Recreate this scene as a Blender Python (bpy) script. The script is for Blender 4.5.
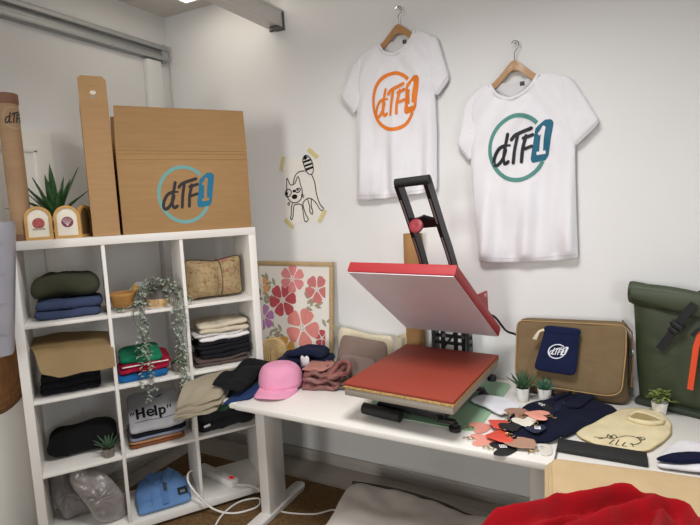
import bpy, bmesh, math, random
from math import sin, cos, pi, sqrt, radians, atan2, hypot
from mathutils import Vector, Matrix, noise
for o in list(bpy.data.objects): bpy.data.objects.remove(o)
S = bpy.context.scene
C = S.collection
V = Vector

# ------------------------------------------------------------------ camera
cam_d = bpy.data.cameras.new('camera'); cam = bpy.data.objects.new('camera', cam_d); C.objects.link(cam)
cam_d.sensor_width = 36; cam_d.lens = 505.96/700*36; cam_d.clip_start = .02
fw = V((-0.46740345, 0.87617323, -0.11770511)); rt = V((0.88388479, 0.46568629, -0.04340456)); up = V((-0.01678375, 0.1243252, 0.99209957))
cam.matrix_world = Matrix(((rt.x, up.x, -fw.x, 0), (rt.y, up.y, -fw.y, 0), (rt.z, up.z, -fw.z, 1.57702630), (0, 0, 0, 1)))
S.camera = cam

# ------------------------------------------------------------------ light
w = bpy.data.worlds.new('world'); S.world = w; w.use_nodes = True
w.node_tree.nodes['Background'].inputs[0].default_value = (.8, .87, 1, 1); w.node_tree.nodes['Background'].inputs[1].default_value = .3
S.view_settings.view_transform = 'Standard'; S.view_settings.look = 'None'; S.view_settings.gamma = 1; S.view_settings.use_curve_mapping = False
S.view_settings.exposure = 0.08
def area(name, loc, target, sx, sy, power, col=(1, 1, 1), spread=180):
    d = bpy.data.lights.new(name, 'AREA'); d.shape = 'RECTANGLE'; d.size = sx; d.size_y = sy; d.energy = power; d.color = col; d.spread = radians(spread)
    o = bpy.data.objects.new(name, d); C.objects.link(o); o.location = loc
    o.rotation_euler = (V(target)-V(loc)).to_track_quat('-Z', 'Y').to_euler(); return o
area('window_daylight', (3.1, -.9, 1.6), (-.6, 2.3, .6), 1.7, 1.4, 16, (.90, .95, 1), 90)
area('window_daylight_front', (-1.15, -3.4, 1.75), (-1.2, 2.5, 1.5), .9, 1.4, 11, (1, .97, .93), 60)
area('ceiling_panel_light', (-.5, .95, 2.785), (-.5, .95, 0), .6, .6, 36, (1, .985, .975), 155)
area('ceiling_panel_light_front', (-.9, -1.3, 2.785), (-.9, -1.3, 0), .6, .6, 9, (1, .985, .975), 150)
area('ceiling_panel_light_right', (1.5, .9, 2.785), (1.5, .9, 0), .6, .6, 9, (1, .98, .96), 150)

# ------------------------------------------------------------------ materials
def lin(h):
    h = h.lstrip('#'); c = [int(h[i:i+2], 16)/255 for i in (0, 2, 4)]
    return tuple(x/12.92 if x <= .04045 else ((x+.055)/1.055)**2.4 for x in c) + (1,)
MC = {}
def M(hexc, rough=.8, metal=0, var=.0, vs=30, bump=0, bs=200, sheen=0, coat=0, emit=0, alpha=1, trans=0, kind='noise', stretch=(1, 1, 1)):
    key = (hexc, rough, metal, var, vs, bump, bs, sheen, coat, emit, alpha, trans, kind, stretch)
    if key in MC: return MC[key]
    m = bpy.data.materials.new('mat_'+hexc.strip('#')); m.use_nodes = True; nt = m.node_tree; b = nt.nodes['Principled BSDF']
    col = lin(hexc); b.inputs['Base Color'].default_value = col; b.inputs['Roughness'].default_value = rough; b.inputs['Metallic'].default_value = metal
    if rough >= .8: b.inputs['Specular IOR Level'].default_value = .15
    if sheen: b.inputs['Sheen Weight'].default_value = sheen; b.inputs['Sheen Roughness'].default_value = .5
    if coat: b.inputs['Coat Weight'].default_value = coat; b.inputs['Coat Roughness'].default_value = .15
    if emit: b.inputs['Emission Color'].default_value = col; b.inputs['Emission Strength'].default_value = emit
    if alpha < 1: b.inputs['Alpha'].default_value = alpha
    if trans: b.inputs['Transmission Weight'].default_value = trans
    if var or bump:
        tc = nt.nodes.new('ShaderNodeTexCoord'); mp = nt.nodes.new('ShaderNodeMapping'); mp.inputs['Scale'].default_value = stretch
        nt.links.new(tc.outputs['Object'], mp.inputs['Vector'])
    if var:
        n = nt.nodes.new('ShaderNodeTexNoise'); n.inputs['Scale'].default_value = vs; n.inputs['Detail'].default_value = 5
        nt.links.new(mp.outputs[0], n.inputs['Vector'])
        r = nt.nodes.new('ShaderNodeValToRGB'); r.color_ramp.elements[0].position = .3; r.color_ramp.elements[1].position = .7
        r.color_ramp.elements[0].color = tuple(c*(1-var) for c in col[:3])+(1,); r.color_ramp.elements[1].color = tuple(min(1, c*(1+var)) for c in col[:3])+(1,)
        nt.links.new(n.outputs['Fac'], r.inputs[0]); nt.links.new(r.outputs[0], b.inputs['Base Color'])
    if bump:
        if kind == 'wave':
            n = nt.nodes.new('ShaderNodeTexWave'); n.inputs['Distortion'].default_value = 2
        else:
            n = nt.nodes.new('ShaderNodeTexNoise'); n.inputs['Detail'].default_value = 3
        n.inputs['Scale'].default_value = bs; nt.links.new(mp.outputs[0], n.inputs['Vector'])
        bp = nt.nodes.new('ShaderNodeBump'); bp.inputs['Strength'].default_value = bump; bp.inputs['Distance'].default_value = .004
        nt.links.new(n.outputs['Fac'], bp.inputs['Height']); nt.links.new(bp.outputs[0], b.inputs['Normal'])
    MC[key] = m; return m
def cloth(h, var=.08, bump=.25, bs=260, sheen=.02, rough=.95): return M(h, rough, var=var, vs=14, bump=bump, bs=bs, sheen=sheen)

WHITE = M('#e9e6e0', .45, var=.015, vs=3)
WALL = M('#e2e2e1', .85, var=.015, vs=2, bump=.06, bs=90)
LAM = M('#e8e5df', .35, var=.01, vs=4)
CARD = M('#a5835a', .8, var=.06, vs=7, bump=.08, bs=60, stretch=(1, 1, 8))
CARD_D = M('#9d7548', .8, var=.05, vs=7)
BLACKM = M('#17171a', .4, .3); BLACKP = M('#161617', .5)
GOLD = M('#b49a6a', .35, .9); STEEL = M('#9a9c9c', .35, .8)
RED = M('#a32a2f', .5)

# ------------------------------------------------------------------ mesh helpers
def B(): return bmesh.new()
def obj(name, bm, mats, parent=None, smooth=True, angle=40, **props):
    me = bpy.data.meshes.new(name); bmesh.ops.recalc_face_normals(bm, faces=bm.faces[:]); bm.to_mesh(me); bm.free()
    for m in (mats if isinstance(mats, (list, tuple)) else [mats]): me.materials.append(m)
    if smooth:
        me.polygons.foreach_set('use_smooth', [True]*len(me.polygons))
        me.set_sharp_from_angle(angle=radians(angle))
    o = bpy.data.objects.new(name, me); C.objects.link(o)
    if parent: o.parent = parent
    for k, v in props.items(): o[k] = v
    return o
def thing(name, label, cat, loc=(0, 0, 0), rz=0, group=None):
    o = bpy.data.objects.new(name, None); C.objects.link(o); o.location = loc; o.rotation_euler = (0, 0, rz); o.empty_display_size = .05
    o['label'] = label; o['category'] = cat
    if group: o['group'] = group
    return o
def tag(o, label, cat, group=None, loc=None, rz=None):
    o['label'] = label; o['category'] = cat
    if group: o['group'] = group
    if loc is not None: o.location = loc
    if rz is not None: o.rotation_euler = (0, 0, rz)
    return o
def struct(name, bm, m, **k): return obj(name, bm, m, kind='structure', **k)
def box(bm, c, s, bev=0, R=None, seg=2):
    g = bmesh.ops.create_cube(bm, size=1)['verts']
    for v in g:
        v.co = V((v.co.x*s[0], v.co.y*s[1], v.co.z*s[2]))
    if bev:
        ed = list({e for v in g for e in v.link_edges}); r = bmesh.ops.bevel(bm, geom=ed, offset=bev, segments=seg, affect='EDGES', profile=.5)
        g = list({v for f in r['faces'] for v in f.verts} | {v for v in g if v.is_valid})
    for v in g:
        p = v.co
        if R: p = R @ p
        v.co = p + V(c)
    return g
def mi(bm, start, idx):
    for f in bm.faces[start:]: f.material_index = idx
def catmull(pts, k=6, closed=False):
    P = [V(p) for p in pts]; n = len(P); out = []
    rng = range(n if closed else n-1)
    for i in rng:
        p1, p2 = P[i], P[(i+1) % n]
        p0 = P[(i-1) % n] if closed or i > 0 else p1*2-p2
        p3 = P[(i+2) % n] if closed or i+2 < n else p2*2-p1
        for j in range(k):
            t = j/k
            out.append(.5*((2*p1)+(p2-p0)*t+(2*p0-5*p1+4*p2-p3)*t*t+(3*p1-p0-3*p2+p3)*t**3))
    if not closed: out.append(P[-1].copy())
    return out
def tube(bm, pts, r, seg=10, smooth=0, closed=False, sq=None):
    P = catmull(pts, smooth, closed) if smooth else [V(p) for p in pts]
    n = len(P); rings = []; up_ = None
    for i, p in enumerate(P):
        a = P[(i-1) % n] if closed or i > 0 else p; b_ = P[(i+1) % n] if closed or i < n-1 else p
        t = (b_-a).normalized()
        if up_ is None:
            up_ = t.orthogonal().normalized() if not sq else (V((0, 0, 1))-t*t.z).normalized() if abs(t.z) < .95 else V((0, 1, 0))
        up_ = (up_ - t*up_.dot(t)).normalized(); s = t.cross(up_)
        rr = r[min(len(r)-1, int(i*len(r)/n))] if isinstance(r, (list, tuple)) else r
        if sq:
            rings.append([bm.verts.new(p+s*x*sq[0]/2+up_*y*sq[1]/2) for x, y in ((-1, -1), (1, -1), (1, 1), (-1, 1))])
        else:
            rings.append([bm.verts.new(p+(up_*cos(2*pi*j/seg)+s*sin(2*pi*j/seg))*rr) for j in range(seg)])
    m = len(rings[0])
    for i in range(n if closed else n-1):
        A, Bq = rings[i], rings[(i+1) % n]
        for j in range(m): bm.faces.new((A[j], A[(j+1) % m], Bq[(j+1) % m], Bq[j]))
    if not closed: bm.faces.new(rings[0][::-1]); bm.faces.new(rings[-1])
def lathe(bm, prof, seg=28, c=(0, 0, 0), R=None):
    rings = []
    for r, z in prof:
        ring = []
        for j in range(seg if r > 1e-6 else 1):
            p = V((r*cos(2*pi*j/seg), r*sin(2*pi*j/seg), z))
            if R: p = R @ p
            ring.append(bm.verts.new(p+V(c)))
        rings.append(ring)
    for A, Bq in zip(rings, rings[1:]):
        for j in range(seg):
            k = (j+1) % seg
            if len(A) == 1 and len(Bq) == 1: continue
            if len(A) == 1: bm.faces.new((A[0], Bq[k], Bq[j]))
            elif len(Bq) == 1: bm.faces.new((A[j], A[k], Bq[0]))
            else: bm.faces.new((A[j], A[k], Bq[k], Bq[j]))
def prism(bm, poly, z0, z1, f=None, bev=0):
    "extrude 2D polygon; f maps (x,y,z)->Vector"
    f = f or (lambda x, y, z: V((x, y, z)))
    a = [bm.verts.new(f(x, y, z0)) for x, y in poly]; b_ = [bm.verts.new(f(x, y, z1)) for x, y in poly]; n = len(poly)
    fs = [bm.faces.new(a[::-1]), bm.faces.new(b_)]
    for i in range(n): fs.append(bm.faces.new((a[i], a[(i+1) % n], b_[(i+1) % n], b_[i])))
    if bev:
        ed = [e for e in set(fs[0].edges) | set(fs[1].edges)]
        bmesh.ops.bevel(bm, geom=ed, offset=bev, segments=2, affect='EDGES', profile=.5)
def resample(poly, n, cha=2, rc=.016):
    P = [V((p[0], p[1])) for p in poly]
    for _ in range(cha):
        rc *= .8
        Q = []
        for i in range(len(P)):
            a, b_ = P[i], P[(i+1) % len(P)]; cu = min(.22, rc/max(1e-6, (b_-a).length)); Q += [a.lerp(b_, cu), b_.lerp(a, cu)]
        P = Q
    L = [0]
    for i in range(len(P)): L.append(L[-1]+(P[(i+1) % len(P)]-P[i]).length)
    out = []; k = 0
    for i in range(n):
        s = L[-1]*i/n
        while L[k+1] < s: k += 1
        t = (s-L[k])/max(1e-9, L[k+1]-L[k]); out.append(P[k].lerp(P[(k+1) % len(P)], t))
    return out
def nz(x, y, s, seed): return noise.noise(V((x*s+seed*7.3, y*s-seed*3.1, seed*1.7)))
def blob(bm, outline, t, zc=None, p=6, rings=9, n=72, cha=2, wob=0, ws=9, seed=0, hf=None, f=None, c=None, edge=0, tvar=0, rc=.016, lin=False):
    """closed slab over a star-shaped outline, rounded at the rim; hf lifts it, f maps to final space"""
    O = resample(outline, n, cha, rc); zc = t/2 if zc is None else zc
    ct = V(c) if c else sum(O, V((0, 0)))/n
    hf = hf or (lambda x, y: 0); f = f or (lambda x, y, z: V((x, y, z)))
    def mk(q, k, s):
        h = zc + hf(q.x, q.y) + wob*nz(q.x, q.y, ws, seed) + (.8*wob*(.35-abs(nz(q.x*1.0, q.y*1.6, ws*2.2, seed+9)))*k if wob else 0) + s*t/2*k*(1+tvar*nz(q.x, q.y, ws*.7, seed+5))
        return bm.verts.new(f(q.x, q.y, h))
    T = []; U = []
    for i in range(1, rings+1):
        r = i/rings if lin else 1-(1-i/rings)**2; k = sqrt(max(0, 1-r**p)); ra = []; rb = []
        for j, q in enumerate(O):
            e = edge*nz(q.x, q.y, 25, seed+2)*r
            pt = ct+(q-ct)*(r*(1+e))
            v = mk(pt, k, 1); ra.append(v); rb.append(mk(pt, k, -1) if i < rings else v)
        T.append(ra); U.append(rb)
    ta, ub = mk(ct, 1, 1), mk(ct, 1, -1)
    for j in range(n):
        k = (j+1) % n
        bm.faces.new((ta, T[0][j], T[0][k])); bm.faces.new((ub, U[0][k], U[0][j]))
        for i in range(rings-1):
            bm.faces.new((T[i][j], T[i+1][j], T[i+1][k], T[i][k]))
            bm.faces.new((U[i][j], U[i][k], U[i+1][k], U[i+1][j]))
def rrect(w_, d, x=0, y=0): return [(x-w_/2, y-d/2), (x+w_/2, y-d/2), (x+w_/2, y+d/2), (x-w_/2, y+d/2)]
def folded(bm, w_, d, h, nl=2, seed=0, z0=0, slope=0, wob=.006, x=0, y=0, jit=.012):
    rnd = random.Random(seed); t = h/nl
    for i in range(nl):
        jx, jy = rnd.uniform(-jit, jit), rnd.uniform(-jit, jit)*.6; ww = w_*(1-rnd.random()*.04); dd = d*(1-rnd.random()*.04)
        blob(bm, rrect(ww, dd, x+jx, y+jy), t*1.06, z0+t*(i+.5), p=14, rings=16, n=110, cha=2, wob=wob, ws=11, seed=seed+i, hf=(lambda X, Y: slope*(Y-y+d/2)*(i+1)/nl), edge=.02)
def sheet(bm, nu, nv, f, t, p=10):
    P = [[f(i/nu, j/nv) for j in range(nv+1)] for i in range(nu+1)]
    T = []; U = []
    for i in range(nu+1):
        ra = []; rb = []
        for j in range(nv+1):
            du = P[min(nu, i+1)][j]-P[max(0, i-1)][j]; dv = P[i][min(nv, j+1)]-P[i][max(0, j-1)]
            nn = du.cross(dv).normalized()
            k = max(0, 1-abs(2*i/nu-1)**p)**.5*max(0, 1-abs(2*j/nv-1)**p)**.5
            if i in (0, nu) or j in (0, nv):
                v = bm.verts.new(P[i][j]); ra.append(v); rb.append(v)
            else:
                ra.append(bm.verts.new(P[i][j]+nn*t/2*k)); rb.append(bm.verts.new(P[i][j]-nn*t/2*k))
        T.append(ra); U.append(rb)
    for i in range(nu):
        for j in range(nv):
            bm.faces.new((T[i][j], T[i+1][j], T[i+1][j+1], T[i][j+1]))
            q = (U[i][j], U[i][j+1], U[i+1][j+1], U[i+1][j])
            if not bm.faces.get(q): bm.faces.new(q)
def ribbon(bm, pts, wd, f, off=0, k=6, closed=False, cap=True, taper=None):
    "flat stroke of width wd along 2D points, mapped by f(x,y,off); round ends"
    P = [V((p[0], p[1])) for p in pts]
    if k > 1: P = [V((q.x, q.y)) for q in catmull([V((q.x, q.y, 0)) for q in P], k, closed)]
    n = len(P); L = []
    for i, q in enumerate(P):
        a = P[(i-1) % n] if closed or i > 0 else q; b_ = P[(i+1) % n] if closed or i < n-1 else q
        t = (b_-a).normalized(); nn = V((-t.y, t.x)); h = wd/2*(taper(i/(n-1)) if taper else 1)
        L.append((bm.verts.new(f(q.x+nn.x*h, q.y+nn.y*h, off)), bm.verts.new(f(q.x-nn.x*h, q.y-nn.y*h, off))))
    for i in range(n if closed else n-1):
        A, D_ = L[i], L[(i+1) % n]; bm.faces.new((A[0], A[1], D_[1], D_[0]))
    if cap and not closed:
        for e, q in ((0, P[0]), (-1, P[-1])):
            t = (P[1]-P[0] if e == 0 else P[-2]-P[-1]).normalized(); a0 = atan2(t.y, t.x)
            h = wd/2*(taper(0 if e == 0 else 1) if taper else 1)
            arc = [bm.verts.new(f(q.x+h*cos(a0+pi/2+pi*s/6), q.y+h*sin(a0+pi/2+pi*s/6), off)) for s in range(1, 6)]
            ends = L[e] if e == 0 else L[e][::-1]
            bm.faces.new([ends[0]]+arc+[ends[1]])
def patch2(bm, poly, f, off=0, rings=3, n=None, cha=0):
    P = [V((q[0], q[1])) for q in poly]
    if n: P = resample(poly, n, cha)
    c = sum(P, V((0, 0)))/len(P); prev = [bm.verts.new(f(c.x, c.y, off))]
    for i in range(1, rings+1):
        ring = [bm.verts.new(f(c.x+(q.x-c.x)*i/rings, c.y+(q.y-c.y)*i/rings, off)) for q in P]; m = len(P)
        for j in range(m):
            k = (j+1) % m
            if len(prev) == 1: bm.faces.new((prev[0], ring[j], ring[k]))
            else: bm.faces.new((prev[j], ring[j], ring[k], prev[k]))
        prev = ring
def disc(bm, x, y, r, f, off=0, n=16, ry=None): patch2(bm, [(x+r*cos(2*pi*i/n), y+(ry or r)*sin(2*pi*i/n)) for i in range(n)], f, off, 1)
def leaf(bm, base, d, L, wd, bend=.3, n=7, fold=.25):
    d = V(d).normalized(); s = d.cross(V((0, 0, 1)))
    s = s.normalized() if s.length > 1e-3 else V((1, 0, 0)); p = V(base); rows = []; st = L/n; u_ = s.cross(d)
    for i in range(n+1):
        t = i/n; h = wd/2*(sin(pi*min(1, .35+.65*t))**.8 if t < 1 else 0.02)
        nn = s.cross(d).normalized()
        rows.append((bm.verts.new(p-s*h+nn*h*fold), bm.verts.new(p), bm.verts.new(p+s*h+nn*h*fold)))
        d = (d+V((0, 0, -bend/n))).normalized(); p = p+d*st
    for a, b_ in zip(rows, rows[1:]):
        for j in (0, 1): bm.faces.new((a[j], a[j+1], b_[j+1], b_[j]))
def solidify(o, t): m = o.modifiers.new('thickness', 'SOLIDIFY'); m.thickness = t; m.offset = 0; return o
def frame_map(o, x, y, n):
    "plane map: origin o, axes x,y and normal n"
    o, x, y, n = V(o), V(x), V(y), V(n)
    return lambda a, b_, off=0: o+x*a+y*b_+n*off
def logo(f, mats, parent, name='logo', e=.0004, split=True):
    "ring, d T F letters and boxed numeral; f(x,y,off) with the ring as unit circle"
    q = lambda l: [((x-225)/165, (292-y)/190) for x, y in l]
    bm = B(); a0, a1 = radians(45), radians(333)
    ribbon(bm, [(cos(a0+(a1-a0)*i/40), sin(a0+(a1-a0)*i/40)) for i in range(41)], .135, f, e, k=1, cap=False); obj(name+'_ring', bm, mats[0], parent, smooth=False)
    bm = B(); i = 2
    for l, wd in (([(152, 272), (120, 285), (95, 320), (83, 362), (92, 388), (118, 374), (142, 338), (156, 300)], .12), ([(170, 208), (152, 285), (141, 345), (150, 380), (172, 370)], .12), ([(135, 272), (182, 272)], .07),
                  ([(192, 240), (212, 218), (250, 202), (308, 184)], .12), ([(228, 222), (212, 300), (203, 378)], .12), ([(278, 226), (258, 300), (250, 374)], .12), ([(262, 238), (316, 222)], .11), ([(264, 303), (310, 288)], .1)):
        ribbon(bm, q(l), wd, f, e*i*.7, k=5); i += 1
    obj(name+'_letters', bm, mats[1], parent, smooth=False)
    bm = B(); patch2(bm, q([(331, 190), (385, 142), (420, 142), (434, 162), (405, 350), (388, 376), (312, 386), (303, 366)]), f, e*1.2, 4, n=48, cha=1); obj(name+'_block', bm, mats[2], parent, smooth=False)
    bm = B(); ribbon(bm, q([(350, 226), (364, 208), (384, 180)]), .09, f, e*3, k=3, cap=False); ribbon(bm, q([(380, 182), (368, 260), (362, 338)]), .12, f, e*4, k=4, cap=False); ribbon(bm, q([(338, 334), (388, 328)]), .1, f, e*5, k=1, cap=False)
    obj(name+'_numeral', bm, mats[3], parent, smooth=False)

# ------------------------------------------------------------------ room
XL, XR, YB, YF, ZC = -2.61, 3.2, 2.5, -3.6, 2.81
bm = B(); box(bm, ((XL+XR)/2, (YB+YF)/2, -.05), (XR-XL, YB-YF, .1)); struct('floor', bm, M('#a79f95', .6, var=.12, vs=5, bump=.05, bs=30, stretch=(.6, 8, 1)))
bm = B(); box(bm, ((XL+XR)/2, (YB+YF)/2, ZC+.05), (XR-XL+.2, YB-YF+.2, .1)); struct('ceiling', bm, M('#d9d6d1', .9))
bm = B(); box(bm, ((XL+XR)/2, YB+.05, ZC/2), (XR-XL, .1, ZC)); struct('wall_back', bm, WALL)
bm = B(); box(bm, (XL-.05, (YB+YF)/2, ZC/2), (.1, YB-YF+.2, ZC)); struct('wall_left', bm, WALL)
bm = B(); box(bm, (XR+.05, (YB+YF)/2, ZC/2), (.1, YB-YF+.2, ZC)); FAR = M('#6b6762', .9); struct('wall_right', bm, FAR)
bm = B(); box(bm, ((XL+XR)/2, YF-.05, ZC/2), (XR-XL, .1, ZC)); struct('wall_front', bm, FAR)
BASEM = M('#b4afa8', .5, var=.15, vs=8, stretch=(.5, 1, 10))
bm = B(); box(bm, ((XL+XR)/2, YB-.008, .035), (XR-XL, .016, .07), .003); struct('baseboard_back', bm, BASEM)
bm = B(); box(bm, (XL+.008, (YB+YF)/2, .035), (.016, YB-YF, .07), .003); struct('baseboard_left', bm, BASEM)
# double rail high on the left wall, box pillar strip in the corner
bm = B(); GREY = M('#a6a8a9', .4, .25)
for z in (2.60, 2.535): box(bm, (XL+.022, (2.47-1.0)/2, z), (.044, 3.47, .028), .003)
box(bm, (XL+.006, .735, 2.567), (.012, 3.47, .1), .002)
for y in (-.9, .3, 1.4, 2.44): box(bm, (XL+.018, y, 2.567), (.036, .03, .11), .003)
struct('trim_1', bm, GREY)
bm = B(); box(bm, (XL+.02, 2.35, 1.28), (.04, .11, 2.46), .004); struct('trim_2', bm, WALL)
# white service beam from the back wall, with its wall bracket and hanger rod
bm = B(); box(bm, (-1.735, 1.0, 2.615), (.085, 2.98, .085), .004); box(bm, (-1.735, 1.0, 2.662), (.1, 2.98, .012), .002); struct('trim_3', bm, M('#e2e0dc', .5))
bm = B(); box(bm, (-1.735, 2.493, 2.615), (.1, .014, .1), .003); box(bm, (-1.71, 2.462, 2.564), (.06, .07, .01), .002); struct('trim_4', bm, M('#5f5d5a', .5, .3))
bm = B(); tube(bm, [(-1.745, 2.3, 2.66), (-1.745, 2.3, 2.81)], .006); struct('trim_5', bm, STEEL)
# white panelled door leaf on the left wall
bm = B(); box(bm, (XL+.022, 1.24, 1.0), (.044, .78, 2.0), .004)
for z0, z1 in ((1.02, 1.9),):
    for y0, y1 in ((.93, .95), (1.53, 1.55)): box(bm, (XL+.047, (y0+y1)/2, (z0+z1)/2), (.008, .02, z1-z0), .002)
    for z in (z0, z1): box(bm, (XL+.047, 1.24, z), (.008, .62, .02), .002)
struct('door_1', bm, M('#eceae5', .5))
# recessed lamp in the ceiling
t = thing('ceiling_lamp', 'square glowing panel lamp in the ceiling by the corner', 'lamp', (-1.984, 2.063, ZC-.012))
bm = B(); box(bm, (0, 0, 0), (.62, .62, .02), .003); obj('frame', bm, M('#eeeeee', .5), t)
bm = B(); box(bm, (0, 0, -.012), (.57, .57, .006)); obj('diffuser', bm, M('#fff6e6', .6, emit=2.2), t)
# jute rug
t = bm = B(); box(bm, (-1.0, .75, .006), (2.9, 3.04, .012), .004)
tag(obj('rug', bm, M('#94744e', .95, var=.3, vs=60, bump=.9, bs=90, kind='wave', stretch=(1, 1.3, 1))), 'brown woven jute rug lying on the floor', 'rug')
# ------------------------------------------------------------------ cube shelf
SA = 0.968649; SX, SY = -2.28503, 1.19527; EU = V((cos(SA), sin(SA), 0)); EN = V((-sin(SA), cos(SA), 0))
def SP(u, d, z): return V((SX, SY, z))+EU*u+EN*d
SW, SDp, Z0, Z1 = 1.0917, .32, .0315, 1.4721
CU = [.0377, .366, .3817, .71, .7257, 1.054]; FL = [1.1061, .7621, .4182, .0707]
t = thing('cube_shelf', 'tall white open cube shelf of twelve cubbies across the corner', 'shelf', SP(0, 0, 0), SA)
def sbox(name, u0, u1, d0, d1, z0, z1, bev=.0015):
    b_ = B(); box(b_, ((u0+u1)/2, (d0+d1)/2, (z0+z1)/2), (u1-u0, d1-d0, z1-z0), bev); return obj(name, b_, LAM, t)
sbox('top_board', 0, SW, 0, SDp, 1.4344, Z1); sbox('bottom_board', 0, SW, 0, SDp, Z0, .0707)
sbox('side_panel', 0, .0377, 0, SDp, .0707, 1.4344); sbox('side_panel', SW-.0377, SW, 0, SDp, .0707, 1.4344)
sbox('divider', .366, .3817, .003, SDp-.003, .0707, 1.4344); sbox('divider', .71, .7257, .003, SDp-.003, .0707, 1.4344)
for i in range(3):
    zt = FL[i]
    for j in range(3): sbox('shelf_board', CU[2*j], CU[2*j+1], .002, SDp-.003, zt-.0157, zt)
for u in (.06, SW-.06):
    for d in (.05, SDp-.05): sbox('foot', u-.025, u+.025, d-.025, d+.025, 0.012, Z0)

TOP = Z1
# -------- things on top of the shelf
LOGO_TEAL, LOGO_BLUE, LOGO_BLACK = M('#4f9a98', .7), M('#0e6f8f', .7), M('#2a2426', .7)
# mailing tube
t = thing('mailing_tube', 'tall brown cardboard mailing tube standing at the left end of the shelf top', 'tube', SP(.062, .12, TOP), SA)
KR = M('#a98a6b', .8, var=.05, vs=9, bump=.06, bs=40, stretch=(1, 1, 4)); TR = .042; TH = .635
b_ = B(); lathe(b_, [(0, .001), (TR-.002, .001), (TR-.002, TH-.004), (0, TH-.004)], 36); obj('tube_body', b_, KR, t)
for z0, z1 in ((0, .03), (TH-.045, TH)):
    b_ = B(); lathe(b_, [(0, z0), (TR, z0), (TR+.0015, z0+.002), (TR+.0015, z1-.003), (TR-.003, z1), (TR-.006, z1-.006), (0, z1-.006)], 36); obj('end_cap', b_, M('#835f4c', .7), t)
def cyl(x, y, off=0):
    a = -pi/2 + .62 + x*.044/TR; return V(((TR-.002+off)*cos(a), (TR-.002+off)*sin(a), TH-.105+y*.046))
logo(cyl, [M('#a7987a', .7), LOGO_BLACK, M('#1d8585', .7), KR], t, e=.0006)
# triptych frame of three hinged arches
BAMB = M('#c89a56', .55, var=.1, vs=20, stretch=(1, 1, 6))
t = thing('folding_photo_frame', 'small wooden folding frame of three arches with round pink pictures', 'photo frame', SP(.13, .07, TOP), SA)
def arch_pts(w_, h, n=14): return [(-w_/2, 0)]+[(-w_/2*cos(pi*i/n), h-w_/2+w_/2*sin(pi*i/n)) for i in range(n+1)]+[(w_/2, 0)]
def arch_frame(par, ox, oy, rz, pic):
    R = Matrix.Rotation(rz, 3, 'Z'); f = lambda x, y, z: R @ V((x, z, y)) + V((ox, oy, 0))
    w_, h, bw = .106, .148, .012
    o_ = arch_pts(w_, h); i_ = [(x, y+bw) for x, y in arch_pts(w_-2*bw, h-2*bw)]
    b_ = B(); n = len(o_)
    for z in (-.006, .006): pass
    A = [[b_.verts.new(f(x, y, z)) for x, y in l] for l in (o_, i_) for z in (-.007, .007)]
    for k in range(n):
        k2 = (k+1) % n
        b_.faces.new((A[0][k], A[0][k2], A[2][k2], A[2][k])); b_.faces.new((A[1][k], A[3][k], A[3][k2], A[1][k2]))
        b_.faces.new((A[0][k], A[1][k], A[1][k2], A[0][k2])); b_.faces.new((A[2][k], A[2][k2], A[3][k2], A[3][k]))
    fr = obj('arch_frame', b_, BAMB, par)
    b_ = B(); prism(b_, [(x*1.01, y) for x, y in i_], 0, .004, f); obj('backing_card', b_, M('#efe9d8', .7) if pic else M('#6b5638', .8), fr)
    if pic:
        g = lambda x, y, off=0: f(x, y, -off)
        b_ = B(); disc(b_, 0, .073, .024, g, .001, 24); obj('picture', b_, M(pic, .8, var=.35, vs=120), fr)
        if pic == '#b5625f':
            b_ = B(); patch2(b_, [(-.024, .043), (.024, .043), (.024, .052), (-.024, .052)], g, .0015, 1); obj('picture', b_, M('#b9ae9a', .8, var=.3, vs=200), fr)
        else:
            b_ = B()
            for k in range(9): ribbon(b_, [(0, .055), (.02*cos(.4+k*.3), .075+.018*sin(.4+k*.3))], .0012, g, .0016+k*.0001, k=1)
            obj('picture', b_, M('#e9d9da', .8), fr)
arch_frame(t, 0, 0, 0, '#b5625f'); arch_frame(t, .112, -.002, 0, '#8d4a5c'); arch_frame(t, .182, .045, radians(62), None)
for x, y in ((.056, -.008), (.167, -.004)):
    for z in (.03, .08): b_ = B(); tube(b_, [(x, y, z), (x, y, z+.014)], .0035); obj('hinge', b_, GOLD, t)
# potted aloe behind the frame
t = thing('potted_plant', 'spiky dark green potted plant behind the wooden folding frame', 'plant', SP(.195, .205, TOP), SA)
b_ = B(); lathe(b_, [(0, 0), (.04, 0), (.052, .1), (.048, .1), (.045, .09), (0, .09)], 24); obj('pot', b_, M('#b9b2a8', .7), t)
rnd = random.Random(4); GL = M('#33582f', .45, var=.3, vs=40)
for k, (az, el, L, bd, ox) in enumerate([(-2.9, .75, .17, .7, 0), (3.0, 1.0, .15, .3, 0), (2.75, 1.25, .2, .25, 0), (1.6, 1.4, .23, .15, 0), (-1.6, 1.42, .24, .1, 0), (.35, 1.2, .25, .25, 0), (.1, .9, .18, .35, 0), (-.25, .6, .16, .55, 0), (-.35, .45, .14, .5, 0), (-.5, .9, .16, .5, 0), (-2.6, .5, .17, .5, 0), (3.14, .45, .16, .35, 0), (.6, 1.35, .19, .1, 0), (-2.2, 1.15, .15, .4, 0), (-3.0, 1.15, .18, .5, 0), (2.4, 1.0, .19, .5, 0), (-2.4, .8, .17, .6, 0), (-1.2, 1.1, .17, .4, 0), (-.7, 1.2, .19, .35, 0), (-1.9, 1.3, .2, .2, 0), (-2.8, .65, .19, .7, 0)]):
    b_ = B(); leaf(b_, (0.01*cos(az), .01*sin(az), .085), (cos(az)*cos(el), sin(az)*cos(el), sin(el)), L*1.08, .036, bd, 8, .22); solidify(obj('leaf', b_, GL, t), .003)
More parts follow.
